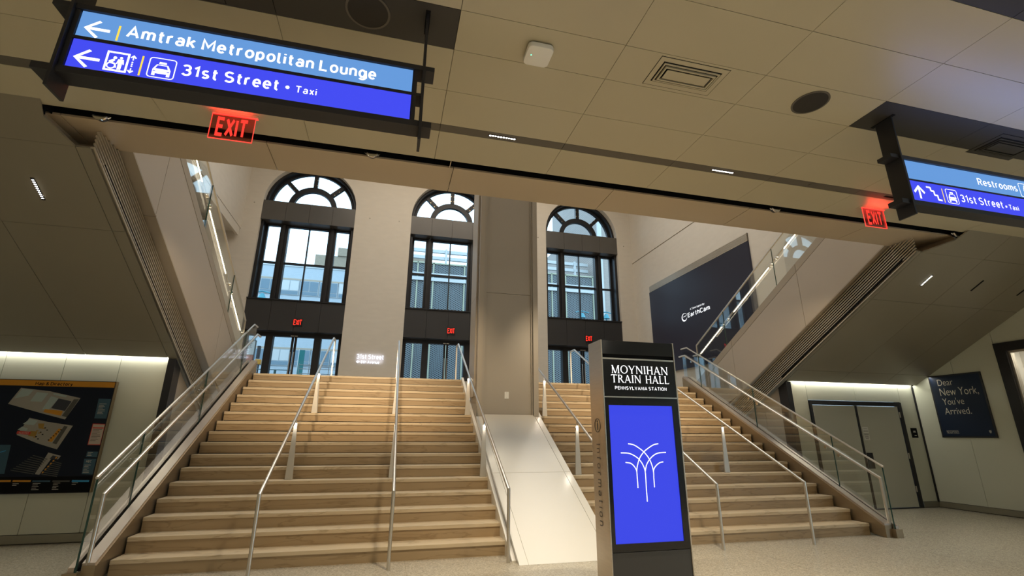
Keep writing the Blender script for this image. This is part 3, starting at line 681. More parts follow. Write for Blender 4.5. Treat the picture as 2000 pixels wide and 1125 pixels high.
# ------------------------------------------------------------------ big LED wall on the right hall wall
SCR = emis('screen_dark', (.017, .015, .019), 1.0); SCR.node_tree.nodes['Principled BSDF'].inputs['Roughness'].default_value = .35
SCRW = emis('screen_white', (.95, .97, 1), 1.1)
t = thing('video_wall', (XHR, 7, 5.3), 'huge dark video wall with small white logo text on the right hall wall', 'screen')
part('screen', MB().box(XHR-.06, XHR, 4.19, 9.71, 3.62, 6.84), SCR, t)
sans('lettering', 'EarthCam', SCRW, t, 7.36, 6.16, 5.29, 5.455, 'x', XHR-.064, .20, .12)
sans('lettering', 'A Time-lapse by', SCRW, t, 7.20, 6.41, 5.515, 5.59, 'x', XHR-.064, .17, .14)
pts = []
mb = MB(); n = 28
for k in range(n):           # swooping ring of the mark
    a0 = math.radians(20+k*310/n); a1 = math.radians(20+(k+1)*310/n)
    w0 = .012+.045*max(0, math.sin((a0-1.2)*.62))**2; w1 = .012+.045*max(0, math.sin((a1-1.2)*.62))**2
    def P(a, r): return (XHR-.064, 7.535-(.13+r)*math.cos(a), 5.365+(.115+r)*math.sin(a))
    mb.add([P(a0, 0), P(a1, 0), P(a1, w1), P(a0, w0)], [(0, 1, 2, 3)])
mb.add([(XHR-.064, 7.62, 5.36), (XHR-.064, 7.42, 5.38), (XHR-.064, 7.42, 5.395), (XHR-.064, 7.62, 5.38)], [(0, 1, 2, 3)])
part('logo', mb, SCRW, t)
v = thing('vent_grille', (XHR, 7, 6.98), 'long slatted air vent strip directly above the dark video wall', 'vent')
part('backing', MB().box(XHR-.02, XHR, 4.19, 9.71, 6.85, 7.11), BLACK, v)
for k in range(7):
    part('slat', MB().box(XHR-.05, XHR-.02, 4.19, 9.71, 6.858+k*.036, 6.858+k*.036+.024), LOUV, v)

# ------------------------------------------------------------------ the two flights
def flight(x0, x1, label):
    f = thing('stone_staircase', ((x0+x1)/2, 0, 0), label, 'staircase', 'lower stone stair flights')
    L = x1-x0
    tm = MB().box(-L/2, L/2, 0, TR+.02, -.046, 0).mesh('tread', bevel=.006)
    rm = MB().box(-L/2, L/2, .014, .040, -RIS, -.046).mesh('riser')
    for i in range(NST):
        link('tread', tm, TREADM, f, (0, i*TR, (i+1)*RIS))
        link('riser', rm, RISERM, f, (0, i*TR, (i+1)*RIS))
    part('base', MB().px([(.04, 0), (15*TR+.04, 15*RIS+.05), (15*TR+.3, 15*RIS), (15*TR+.3, 0)], x0+.01, x1-.01), BLACK, f)
    return f
flight(XL0, XL1, 'wide left flight of veined tan stone steps beside the map wall')
flight(XR0, XR1, 'right flight of veined tan stone steps behind the information kiosk')

# side stringers with glass and rails
def balustrade(side):
    L = side == 'left'; sg = -1 if L else 1
    xf = -.088 if L else 10.112
    t = thing('glass_balustrade', (xf, 0, 0), 'glass balustrade with steel handrail along the %s edge of the lower stairs' % side, 'balustrade', 'glass balustrades of the lower stairs')
    yb = 4.62; K1 = .318
    def plate(k1, xa, xb, y0=-.22):
        return MB().px([(y0, 0), (yb, 0.6), (yb, kl(yb, k1)), (y0, kl(y0, k1))], min(xa, xb), max(xa, xb))
    part('stringer_plate', plate(.285, xf, xf+sg*.012), STEELB, t)
    part('shoe', MB().px([(-.22, .0), (yb, .6), (yb, kl(yb, K1)), (-.22, kl(-.22, K1))], min(xf+sg*.012, xf+sg*.125), max(xf+sg*.012, xf+sg*.138)), SHOEM, t)
    part('shoe', MB().px([(-.27, .0), (yb, .6), (yb, kl(yb, K1)), (-.27, kl(-.27, K1))], min(xf+sg*.162, xf+sg*.215), max(xf+sg*.162, xf+sg*.215)), SHOEM, t)
    part('groove', MB().px([(-.22, .0), (yb, .6), (yb, kl(yb, .25)), (-.22, kl(-.22, .25))], min(xf+sg*.138, xf+sg*.162), max(xf+sg*.138, xf+sg*.162)), BLACK, t)
    part('end_block', MB().box(min(xf+sg*.115, xf+sg*.245), max(xf+sg*.115, xf+sg*.245), -.30, -.20, 0, .12), STEELB, t)
    part('end_plate', MB().box(min(xf-.0, xf+sg*.115), max(xf, xf+sg*.115), -.232, -.22, 0, .17), STEELB, t)
    xg = xf+sg*.15
    gj = [-.27, .56, 2.31, 4.05, 4.75]
    for a, b in zip(gj[:-1], gj[1:]):
        a2, b2 = a+.005, b-.005
        k1 = 1.165
        part('glass_panel', MB().px([(a2, kl(a2, .22) if a > 0 else .10), (b2, kl(b2, .22)), (b2, kl(b2, k1) if b < 4.7 else 3.69), (a2, kl(a2, k1) if a > 0 else 1.0)], xg-.008, xg+.008), GLASS, t)
        part('glass_edge', MB().px([(a2, kl(a2, .27)), (a2+.006, kl(a2+.006, .27)), (a2+.006, kl(a2+.006, k1)-.01), (a2, kl(a2, k1)-.01)], xg-.009, xg+.009), GEDGE, t)
    part('cap_rail', MB().tube([(xg, -.28, 1.005), (xg, 4.52, 3.685), (xg, 4.78, 3.685)], .017, 8), STEEL, t, smooth=True)
    xr = xf-sg*.05 if L else xf+.085
    xr = -.175 if L else 10.25
    part('handrail', MB().tube([(xr, -.20, 0), (xr, -.20, .835), (xr, 4.62, 3.49), (xr, 4.88, 3.49)], .021, 12), STEEL, t, smooth=True)
    for y in (.46, .70, 2.2, 2.43, 4.35, 4.6):
        z = .835+(y+.2)/4.82*2.655
        part('bracket', MB().cyl((xg-sg*.02-.012, y, z-.055), .026, .024, 0, 14).tube([(xg-sg*.01, y, z-.055), (xr, y, z-.05), (xr, y, z-.015)], .007, 8), CHROME, t, smooth=True)
balustrade('left'); balustrade('right')

# free-standing rails
BLADE = mat('satin_blade_steel', (.62, .59, .54), .5, .6, .04, 6)
def stair_rail(x, label):
    t = thing('stair_handrail', (x, 0, 0), label, 'handrail', 'free-standing stair handrails')
    yc, zc, yt, zt = -.36, .815, 4.76, 3.52
    part('rail', MB().tube([(x, yc, 0), (x, yc, zc), (x, yt, zt), (x, yt+.30, zt)], .021, 12), STEEL, t, smooth=True)
    part('end_post', MB().box(x-.016, x+.016, yt+.27, yt+.30, LAND, zt-.01), STEEL, t)
    for i in (5, 11):
        z0 = i*RIS; y = (i-1)*TR+.16
        zr = zc+(y-yc)/(yt-yc)*(zt-zc)
        zb = zr-.10
        vs = []
        for z, w in ((z0, .052), (zb, .020)):
            vs += [(x-w, y-.012, z), (x+w, y-.012, z), (x+w, y+.012, z), (x-w, y+.012, z)]
        part('blade_post', MB().add(vs, [(0, 3, 2, 1), (4, 5, 6, 7), (0, 1, 5, 4), (1, 2, 6, 5), (2, 3, 7, 6), (3, 0, 4, 7)]), BLADE, t)
        area('rail_lamp', (x, y-.045, zb+.03), (0, .22, -1), .03, .02, .9, (1, .90, .74), 2.4)
        part('post_neck', MB().tube([(x, y, zb-.005), (x, y, zr-.005)], .011, 8), CHROME, t, smooth=True)
rails = [(1.37, 'leftmost free-standing steel handrail on the left stair flight'), (2.81, 'steel handrail running up the middle of the left stair flight'),
         (4.20, 'steel handrail on the left flight beside the white sloping plinth'), (5.80, 'steel handrail right of the big column, partly behind the kiosk'),
         (7.17, 'steel handrail on the right flight just right of the kiosk'), (8.645, 'rightmost free-standing steel handrail on the right stair flight')]
for x, lb in rails: stair_rail(x, lb)

# ------------------------------------------------------------------ plinth and column between the flights
K = .29
p = thing('sloping_plinth', (4.9, 0, 0), 'sloping glossy white panelled plinth between the two stair flights', 'plinth')
def slab(xa, xb, ya, yb, k, th=.03, gap=.003):
    return MB().px([(ya+gap, kl(ya+gap, k)), (yb-gap, kl(yb-gap, k)), (yb-gap, kl(yb-gap, k)-th), (ya+gap, kl(ya+gap, k)-th)], xa+gap, xb-gap)
def wedge(xa, xb, ya, yb, k): return MB().px([(ya, max(kl(ya, k), 0)), (yb, kl(yb, k)), (yb, 0), (ya, 0)], xa, xb)
part('core', wedge(4.30, 5.57, -.50, 2.64, K-.031), PLINTH, p)
for ya, yb in ((-.512, 1.07), (1.07, 2.71)):
    part('plinth_panel', slab(4.41, 5.46, ya, yb, K), PLINTH, p)
for ya, yb in ((-.512, 1.07), (1.07, 2.64)):
    part('plinth_edge_panel', slab(4.295, 4.41, ya, yb, K), PLINTH, p)
    part('plinth_edge_panel', slab(5.46, 5.575, ya, yb, K), PLINTH, p)
part('plinth_edge_panel', slab(5.53, 5.60, 2.64, 3.9, K), PLINTH, p)
part('side_curb', MB().px([(-.36, 0), (-.36, .02), (4.4, kl(4.4, .20)), (4.4, 0)], 4.245, 4.295), PLINTH, p)
c = thing('column', (4.9, 3, 0), 'tall beige metal-clad column rising from the white sloping plinth', 'column')
for z0, z1 in ((1.2, 4.26), (4.268, 9.5)):
    part('face_panel', MB().box(4.452, 5.41, 2.73, 2.78, z0, z1), COLM, c)
    part('side_panel', MB().box(4.262, 4.30, 2.80, 3.42, max(z0-.1, 2.16), z1-.1), COLD, c)
part('core', MB().box(4.30, 5.527, 2.78, 3.42, 0, 9.5), COLD, c)
part('flange', MB().box(4.40, 4.452, 2.67, 2.80, 1.5, 9.5), COLM, c)
part('flange', MB().box(4.30, 4.398, 2.65, 2.80, 1.5, 9.5), COLD, c)
part('flange', MB().box(5.41, 5.44, 2.70, 2.80, 1.5, 9.5), COLM, c)
part('flange', MB().box(5.442, 5.545, 2.65, 2.80, 1.5, 9.5), COLM, c)
s = thing('wall_plate', (4.91, 2.73, 2.2), 'small white blank switch plate low on the big column', 'switch plate')
part('plate', MB().box(4.866, 4.952, 2.718, 2.73, 2.125, 2.258), WHITEP, s, bevel=.004)
part('screw', MB().cyl((4.909, 2.714, 2.235), .004, .005, 1, 8), CHROME, s)
part('screw', MB().cyl((4.909, 2.714, 2.148), .004, .005, 1, 8), CHROME, s)

# ------------------------------------------------------------------ kiosk
KY = -1.85; KX0, KX1 = 4.842, 5.725
KBLACK = mat('kiosk_black_glass', (.010, .010, .012), .12)
KDARK = mat('kiosk_charcoal', (.05, .05, .05), .45)
KBLUE = emis('kiosk_screen_blue', (.045, .065, .80), 1.0)
KWHITE = emis('kiosk_white', (1, 1, 1), 1.6)
KSIDE = mat('kiosk_bronze_side', (.55, .48, .39), .34, 1., .10, 5, .02, 60, (1, 1, 10))
k = thing('information_kiosk', ((KX0+KX1)/2, KY+.17, 0), 'tall black information kiosk with glowing blue screen in front of the stairs', 'kiosk')
part('side_panel', MB().box(KX0, KX0+.014, KY-.004, KY+.335, 0, 2.455), KSIDE, k, bevel=.002)
part('side_panel', MB().box(KX1-.014, KX1, KY-.004, KY+.335, 0, 2.455), KSIDE, k, bevel=.002)
part('body', MB().box(KX0+.014, KX1-.014, KY+.03, KY+.33, 0, 2.44), KDARK, k)
part('top_cap', MB().box(KX0+.014, KX1-.014, KY, KY+.03, 2.30, 2.45), KBLACK, k, bevel=.004)
part('recess', MB().box(KX0+.02, KX1-.02, KY+.015, KY+.03, 2.25, 2.30), BLACK, k)
part('recess_rail', MB().box(KX0+.016, KX1-.016, KY, KY+.012, 2.245, 2.262), STEEL, k)
hd = part('header_sign', MB().box(KX0+.014, KX1-.014, KY, KY+.03, 1.86, 2.243), KBLACK, k, bevel=.002)
part('divider', MB().box(KX0+.014, KX1-.014, KY-.003, KY+.02, 1.843, 1.856), STEEL, k)
part('screen_bezel', MB().box(KX0+.014, 4.90, KY, KY+.03, .385, 1.843).box(5.645, KX1-.014, KY, KY+.03, .385, 1.843).box(4.90, 5.645, KY, KY+.03, 1.765, 1.843).box(4.90, 5.645, KY, KY+.03, .385, .456), KBLACK, k)
sc = part('screen', MB().box(4.90, 5.645, KY+.012, KY+.03, .456, 1.765), KBLUE, k)
part('base_panel', MB().box(KX0+.014, KX1-.014, KY+.004, KY+.03, .0, .380), KDARK, k, bevel=.002)

# drawn roman capitals (stroke widths and serifs), unit height
def roman(txt, u0, u1, z0, z1, at, parent, m, name='lettering', weight=1.0, plane='y'):
    T_, t_ = .155*weight, .075*weight
    def stem(x, w=T_, a=0, b=1): return [[(x-w/2, a), (x+w/2, a), (x+w/2, b), (x-w/2, b)]]
    def serif(x, z, w=T_): 
        h = .045; d = 1 if z < .5 else -1
        return [[(x-w/2-.07, z), (x+w/2+.07, z), (x+w/2+.05, z+d*h), (x-w/2-.05, z+d*h)]]
    def line(p, q, w):
        dx, dz = q[0]-p[0], q[1]-p[1]; h = w/2/abs(dz)*math.hypot(dx, dz) if abs(dz) > 1e-6 else w/2
        return [[(p[0]-h, p[1]), (p[0]+h, p[1]), (q[0]+h, q[1]), (q[0]-h, q[1])]]
    def arcs(cx, cz, rx, rz, a0, a1, w0, w1, n=14):
        out = []
        for i in range(n):
            A, B = a0+(a1-a0)*i/n, a0+(a1-a0)*(i+1)/n
            def Wd(a): return w1+(w0-w1)*abs(math.cos(a))
            out.append([(cx+rx*math.cos(A), cz+rz*math.sin(A)), (cx+rx*math.cos(B), cz+rz*math.sin(B)), (cx+(rx-Wd(B))*math.cos(B), cz+(rz-Wd(B)*.9)*math.sin(B)), (cx+(rx-Wd(A))*math.cos(A), cz+(rz-Wd(A)*.9)*math.sin(A))])
        return out
    def G(ch):
        if ch == 'M': return stem(.12, t_)+serif(.12, 0, t_)+stem(.90, T_)+serif(.90, 0)+line((.47, 0), (.12, 1), T_)[0:1]+line((.51, 0), (.86, 1), t_)+[[(.0, 1), (.2, 1), (.16, .955), (.02, .955)]]+[[(.82, 1), (1.03, 1), (1.01, .955), (.86, .955)]], 1.06
        if ch == 'O': return arcs(.48, .5, .48, .52, 0, 2*PI, T_, t_, 28), .96
        if ch == 'Y': return stem(.42, T_, 0, .48)+serif(.42, 0)+line((.42, .40), (.10, 1), T_)+line((.44, .40), (.76, 1), t_)+serif(.09, 1)+serif(.77, 1, t_), .86
        if ch == 'N': return stem(.12, t_)+serif(.12, 0, t_)+stem(.80, t_)+line((.80, 0), (.12, 1), T_)+serif(.80, 1, t_)+[[(-.02, 1), (.2, 1), (.16, .955), (.0, .955)]], .92
        if ch == 'I': return stem(.15)+serif(.15, 0)+serif(.15, 1), .30
        if ch == 'H': return stem(.15)+stem(.72)+serif(.15, 0)+serif(.15, 1)+serif(.72, 0)+serif(.72, 1)+[[(.15, .48), (.72, .48), (.72, .55), (.15, .55)]], .87
        if ch == 'A': return line((.08, 0), (.42, 1), t_)+line((.76, 0), (.42, 1), T_)+serif(.08, 0, t_)+serif(.78, 0)+[[(.20, .30), (.62, .30), (.60, .37), (.22, .37)]], .88
        if ch == 'T': return stem(.40)+serif(.40, 0)+[[(.0, .93), (.80, .93), (.80, 1), (.0, 1)]]+[[(.0, .84), (.04, .84), (.07, .95), (.0, 1)]]+[[(.80, .84), (.76, .84), (.73, .95), (.80, 1)]], .80
        if ch == 'R': return stem(.15)+serif(.15, 0)+serif(.15, 1)+arcs(.36, .745, .28, .255, -PI/2, PI/2, T_, t_, 12)+[[(.15, .93), (.37, .93), (.37, 1), (.15, 1)]]+[[(.15, .49), (.37, .49), (.37, .56), (.15, .56)]]+line((.76, 0), (.38, .52), T_)+serif(.78, 0), .86
        if ch == 'L': return stem(.15)+serif(.15, 0)+serif(.15, 1)+[[(.15, 0), (.62, 0), (.62, .07), (.15, .07)]]+[[(.66, .17), (.62, .17), (.56, .05), (.62, 0)]], .68
        return [], .45
    x = 0; polys = []
    for ch in txt:
        g_, adv = G(ch); polys += [[(a+x, b) for a, b in P] for P in g_]; x += adv+.10
    x -= .10; mb = MB()
    for i, P in enumerate(polys):
        off = (i % 7)*.00012
        vs = [(u0+(u1-u0)*a/x, at-off, z0+(z1-z0)*b) if plane == 'y' else (at-off, u0+(u1-u0)*a/x, z0+(z1-z0)*b) for a, b in P]
        mb.add(vs, [tuple(range(len(vs)))])
    me = bpy.data.meshes.new(name); o = worldpos(parent); me.from_pydata([tuple(Vector(v)-o) for v in mb.v], [], mb.f)
    return link(name, me, m, parent)
roman('MOYNIHAN', 4.952, 5.625, 2.098, 2.182, KY-.003, hd, KWHITE, weight=.85)
roman('TRAIN HALL', 4.944, 5.632, 2.0, 2.082, KY-.003, hd, KWHITE, weight=.85)
sans('lettering', 'PENNSYLVANIA STATION', KWHITE, hd, 4.982, 5.592, 1.926, 1.962, 'y', KY-.003, .14, .24)
LOGO = [[(5.1, 1.38), (5.159, 1.369), (5.213, 1.341), (5.271, 1.299), (5.32, 1.242), (5.35, 1.179), (5.365, 1.106), (5.364, 1.046), (5.363, 0.959)],
 [(5.012, 1.291), (5.096, 1.287), (5.164, 1.261), (5.213, 1.225), (5.25, 1.174), (5.271, 1.107), (5.271, 0.976), (5.271, 0.827)],
 [(5.058, 1.199), (5.11, 1.191), (5.143, 1.169), (5.166, 1.138), (5.176, 1.108), (5.177, 1.037), (5.178, 0.957)],
 [(5.444, 1.38), (5.389, 1.369), (5.328, 1.338), (5.271, 1.299), (5.22, 1.241), (5.188, 1.168), (5.176, 1.108)],
 [(5.525, 1.293), (5.439, 1.288), (5.379, 1.264), (5.33, 1.224), (5.292, 1.173), (5.271, 1.107)],
 [(5.485, 1.2), (5.445, 1.193), (5.402, 1.166), (5.375, 1.136), (5.365, 1.106)]]
def smooth_line(P):
    out = []
    for i in range(len(P)-1):
        p0, p1, p2, p3 = P[max(i-1, 0)], P[i], P[i+1], P[min(i+2, len(P)-1)]
        for j in range(5):
            t_ = j/5; out.append(tuple(.5*((2*p1[a])+(-p0[a]+p2[a])*t_+(2*p0[a]-5*p1[a]+4*p2[a]-p3[a])*t_*t_+(-p0[a]+3*p1[a]-3*p2[a]+p3[a])*t_**3) for a in (0, 1)))
    return out+[P[-1]]
def flatline(mb, P, w, at, plane='y'):
    P = [Vector(p) for p in P]
    for i in range(len(P)-1):
        d = (P[i+1]-P[i]).normalized(); n = Vector((-d.y, d.x))*w/2; a, b = P[i]-d*w*.15, P[i+1]+d*w*.15
        q = [a-n, b-n, b+n, a+n]
        mb.add([(v.x, at, v.y) if plane == 'y' else (at, v.x, v.y) for v in q], [(0, 1, 2, 3)])
for L_ in LOGO:
    mb = MB(); flatline(mb, smooth_line(L_), .0095, KY+.008); part('logo_line', mb, KWHITE, sc)
# side lettering runs down the left face
sm = sans('x', 'Information', SHADE, None, 0, 1, 0, 1, 'side', 0, .11, .42)
mb = MB(); mb.v = [(KX0-.003-.0001*(i_ % 5), -1.630-.098*z_, 1.375-.785*t_) for i_, (a_, t_, z_) in enumerate(sm.v)]; mb.f = sm.f
part('side_lettering', mb, SHADE, k)
ic = MB().ring((KX0-.004, -1.675, 1.562), .072, .064, .002, 0, 32)
ic.box(KX0-.004, KX0-.002, -1.682, -1.668, 1.515, 1.585); ic.cyl((KX0-.004, -1.675, 1.603), .010, .002, 0, 12)
part('info_icon', ic, SHADE, k)

# ------------------------------------------------------------------ hanging signs
LBLUE = emis('sign_light_blue', (.135, .33, .72), 1.0)
DBLUE = emis('sign_royal_blue', (.055, .07, .85), 1.05)
SWHITE = emis('sign_white', (1, 1, 1), 1.5)
SYEL = emis('sign_yellow', (1, .72, .08), 1.1)
SFR = mat('sign_black_frame', (.020, .020, .024), .45, .2)
def hanging_sign(name_label, x0, x1, yf, faces, posts, ext, sxl=None):
    """faces: two (z0,z1) bands, top first"""
    t = thing('hanging_sign', ((x0+x1)/2, yf, 3.5), name_label, 'sign', 'lit hanging direction signs')
    D = .125; (a0, a1), (b0, b1) = faces
    body = part('light_box', MB().box(x0-.03, x1+.03, yf+.02, yf+D-.01, b0-.012, a1+.012), SFR, t)
    part('top_bar', MB().box(ext[0], ext[1], yf-.012, yf+D, a1+.006, a1+.046), SFR, t, bevel=.002)
    part('bottom_bar', MB().box(ext[0], ext[1], yf-.012, yf+D, b0-.055, b0-.008), SFR, t, bevel=.002)
    part('mid_bar', MB().box(min(posts)-.0, max(posts)+.0, yf-.006, yf+D, b1, a0), SFR, t)
    part('end_bar', MB().box(x0-.035, x0-.008, yf-.004, yf+D, b0-.008, a1+.006), SFR, t); part('end_bar', MB().box(x1+.008, x1+.035, yf-.004, yf+D, b0-.008, a1+.006), SFR, t)
    for px_ in posts:
        part('post', MB().box(px_-.010, px_+.010, yf-.03, yf+D+.01, b0-.17, ZC), SFR, t, bevel=.002)
        part('ceiling_plate', MB().box(px_-.018, px_+.018, yf-.06, yf+D+.05, ZC-.004, ZC+.002), BLACK, t)
    f1 = part('upper_face', MB().box(x0, x1, yf, yf+.02, a0, a1), LBLUE, t)
    f2 = part('lower_face', MB().box(x0, x1, yf, yf+.02, b0, b1), DBLUE, t)
    return t, f1, f2
def person(mb, x, z, h, at):
    r = h*.085
    mb.py([(x+r*math.cos(a*PI/6), z+h*.9+r*math.sin(a*PI/6)) for a in range(12)], at, at+.001)
    mb.py([(x-.15*h, z+.78*h), (x+.15*h, z+.78*h), (x+.21*h, z+.42*h), (x+.16*h, z+.40*h), (x+.11*h, z+.62*h), (x+.10*h, z), (x+.01*h, z), (x, z+.38*h), (x-.01*h, z), (x-.10*h, z), (x-.11*h, z+.62*h), (x-.16*h, z+.40*h), (x-.21*h, z+.42*h)], at, at+.001)
def round_box(mb, x0, x1, z0, z1, r, w, at):
    P = []
    for cx_, cz_, a0 in ((x1-r, z1-r, 0), (x0+r, z1-r, 90), (x0+r, z0+r, 180), (x1-r, z0+r, 270)):
        for j in range(5): a = math.radians(a0+j*22.5); P.append((cx_+r*math.cos(a), cz_+r*math.sin(a)))
    P.append(P[0]); flatline(mb, P, w, at)
def taxi(mb, x0, x1, z0, z1, at, blue):
    w = x1-x0; h = z1-z0
    U = lambda a, b: (x0+a*w, z0+b*h)
    mb.py([U(.30, .86), U(.70, .86), U(.68, 1.0), U(.32, 1.0)], at, at+.001)
    mb.py([U(.20, .80), U(.80, .80), U(.97, .45), U(.97, .16), U(.03, .16), U(.03, .45)], at, at+.001)
    mb.py([U(.03, 0), U(.20, 0), U(.20, .18), U(.03, .18)], at, at+.001); mb.py([U(.80, 0), U(.97, 0), U(.97, .18), U(.80, .18)], at, at+.001)
    blue.py([U(.26, .73), U(.74, .73), U(.83, .50), U(.17, .50)], at-.002, at-.001)
    blue.py([U(.07, .36), U(.20, .33), U(.20, .28), U(.07, .30)], at-.002, at-.001); blue.py([U(.93, .36), U(.80, .33), U(.80, .28), U(.93, .30)], at-.002, at-.001)

YA = -3.57
t, f1, f2 = hanging_sign('lit blue hanging sign reading Amtrak Metropolitan Lounge at upper left', .592, 2.657, YA, ((3.84, 4.035), (3.612, 3.818)), (.545, 2.735), (.43, 2.812))
a = YA-.002
sans('lettering', 'Amtrak Metropolitan Lounge', SWHITE, f1, .855, 2.403, 3.889, 3.986, 'y', a, .185, .15)
def arrow_left(z, x0, x1, h, w):
    mb = MB(); tip = (x0, z); e = (x0+(x1-x0)*.52, z+h); f = (x0+(x1-x0)*.52, z-h)
    mb.py([(x0, z), (e[0], e[1]), (e[0]+w*.7, e[1]-w*.55), (x0+w*1.6, z+w*.5), (x1, z+w*.5), (x1, z-w*.5), (x0+w*1.6, z-w*.5), (f[0]+w*.7, f[1]+w*.55), (f[0], f[1])], a, a+.001); return mb
part('arrow', arrow_left(3.912, .624, .765, .068, .020), SWHITE, f1)
part('divider', MB().box(.806, .817, a, a+.001, 3.852, 3.968), SYEL, f1)
sans('lettering', '31st Street', SWHITE, f2, 1.205, 1.79, 3.671, 3.762, 'y', a, .185, .15)
sans('lettering', 'Taxi', SWHITE, f2, 1.890, 2.027, 3.680, 3.737, 'y', a, .155, .22)
part('dot', MB().cyl((1.84, a, 3.712), .013, .001, 1, 16), SWHITE, f2)
part('arrow', arrow_left(3.686, .619, .758, .068, .020), SWHITE, f2)
ev = MB()
for q in ((.786, .910, 3.757, 3.769), (.786, .910, 3.624, 3.636), (.786, .797, 3.624, 3.769), (.899, .910, 3.624, 3.769)): ev.box(q[0], q[1], a, a+.001, q[2], q[3])
person(ev, .868, 3.640, .098, a)
ev.ring((.822, a, 3.664), .025, .018, .001, 1, 20); ev.cyl((.835, a, 3.724), .010, .001, 1, 12)
ev.py([(.805, 3.695), (.830, 3.716), (.838, 3.706), (.826, 3.688), (.845, 3.684), (.853, 3.652), (.846, 3.650), (.838, 3.675), (.812, 3.680)], a, a+.001)
part('elevator_icon', ev, SWHITE, f2)
ar = MB(); ar.py([(.931, 3.764), (.914, 3.745), (.920, 3.740), (.928, 3.749), (.928, 3.725), (.934, 3.725), (.934, 3.749), (.942, 3.740), (.948, 3.745)], a, a+.001)
ar.py([(.931, 3.626), (.914, 3.645), (.920, 3.650), (.928, 3.641), (.928, 3.664), (.934, 3.664), (.934, 3.641), (.942, 3.650), (.948, 3.645)], a, a+.001)
for z in (3.709, 3.694, 3.680): ar.cyl((.931, a, z), .005, .001, 1, 10)
part('up_down_arrows', ar, SWHITE, f2)
part('divider', MB().box(.976, .986, a, a+.001, 3.622, 3.770), SYEL, f2)
tx = MB(); bl = MB(); round_box(tx, 1.022, 1.170, 3.627, 3.773, .018, .006, a); taxi(tx, 1.043, 1.150, 3.641, 3.746, a, bl)
part('taxi_icon', tx, SWHITE, f2); part('taxi_windshield', bl, DBLUE, f2)

YB = -3.50
t, f1, f2 = hanging_sign('lit blue hanging sign reading Restrooms and 31st Street at right edge', 7.43, 10.4, YB, ((3.874, 4.082), (3.648, 3.858)), (7.365, 10.47), (7.25, 10.55))
a = YB-.002
sans('lettering', 'Restrooms', SWHITE, f1, 8.365, 8.93, 3.937, 4.02, 'y', a, .15, .16)
rb = MB(); round_box(rb, 8.965, 9.32, 3.890, 4.045, .015, .006, a); person(rb, 9.05, 3.905, .125, a); person(rb, 9.23, 3.905, .125, a)
part('restroom_icon', rb, SWHITE, f1)
ua = MB(); ua.py([(7.519, 3.817), (7.448, 3.745), (7.462, 3.728), (7.509, 3.778), (7.509, 3.672), (7.529, 3.672), (7.529, 3.778), (7.574, 3.728), (7.588, 3.745)], a, a+.001)
part('arrow', ua, SWHITE, f2)
zz = MB(); flatline(zz, [(7.623, 3.810), (7.672, 3.810), (7.672, 3.775), (7.708, 3.775), (7.708, 3.733), (7.745, 3.733), (7.745, 3.685), (7.790, 3.685)], .017, a)
part('stairs_icon', zz, SWHITE, f2)
part('divider', MB().box(7.820, 7.829, a, a+.001, 3.668, 3.820), SYEL, f2)
tx = MB(); bl = MB(); round_box(tx, 7.868, 8.013, 3.672, 3.824, .018, .006, a); taxi(tx, 7.889, 7.994, 3.686, 3.796, a, bl)
part('taxi_icon', tx, SWHITE, f2); part('taxi_windshield', bl, DBLUE, f2)
sans('lettering', '31st Street', SWHITE, f2, 8.05, 8.635, 3.704, 3.79, 'y', a, .15, .20)
sans('lettering', 'Taxi', SWHITE, f2, 8.712, 8.85, 3.704, 3.762, 'y', a, .15, .20)
part('dot', MB().cyl((8.675, a, 3.733), .012, .001, 1, 16), SWHITE, f2)
area('sign_spill', (8.9, YB-.05, 3.90), (0, -1, .75), 2.6, .3, 9, (.22, .36, 1))
area('sign_spill', (1.62, YA-.05, 3.82), (0, -1, .35), 1.9, .3, 1.5, (.35, .48, 1))

# ------------------------------------------------------------------ edge-lit exit signs under the ceiling
EXA = emis('exit_acrylic_red', (1, .045, .03), 1.25)
EXE = emis('exit_edge_red', (1, .06, .04), 1.6)
REDGL = glassmat('red_tinted_acrylic', (.80, .45, .42), .02, .06, .6)
for x0, x1, lab in ((.73, 1.128, 'edge-lit red exit sign hanging below the left blue sign'), (8.93, 9.31, 'edge-lit red exit sign hanging beside the right blue sign')):
    y = -1.86
    e = thing('exit_sign', ((x0+x1)/2, y, ZC), lab, 'exit sign', 'edge-lit exit signs under the ceiling')
    part('ceiling_plate', MB().box(x0-.04, x1+.03, y-.05, y+.05, ZC-.006, ZC), CEIL, e, bevel=.002)
    part('led_bar', MB().box(x0, x1+.02, y-.012, y+.012, ZC-.014, ZC-.006), EXE, e)
    p_ = part('acrylic_plate', MB().box(x0, x1, y-.004, y+.004, 4.268, ZC-.012), REDGL, e)
    part('plate_edge', MB().box(x0-.002, x0+.003, y-.005, y+.005, 4.266, ZC-.014).box(x1-.003, x1+.002, y-.005, y+.005, 4.266, ZC-.014).box(x0, x1, y-.005, y+.005, 4.263, 4.270), EXE, e)
    sans('lettering', 'EXIT', EXA, e, x0+.055, x1-.055, 4.288, ZC-.035, 'y', y-.006, .22, .10)
    area('exit_glow', ((x0+x1)/2, y-.07, ZC-.10), (0, -.45, 1), .30, .03, 1.1, (1, .03, .02), 2.4)

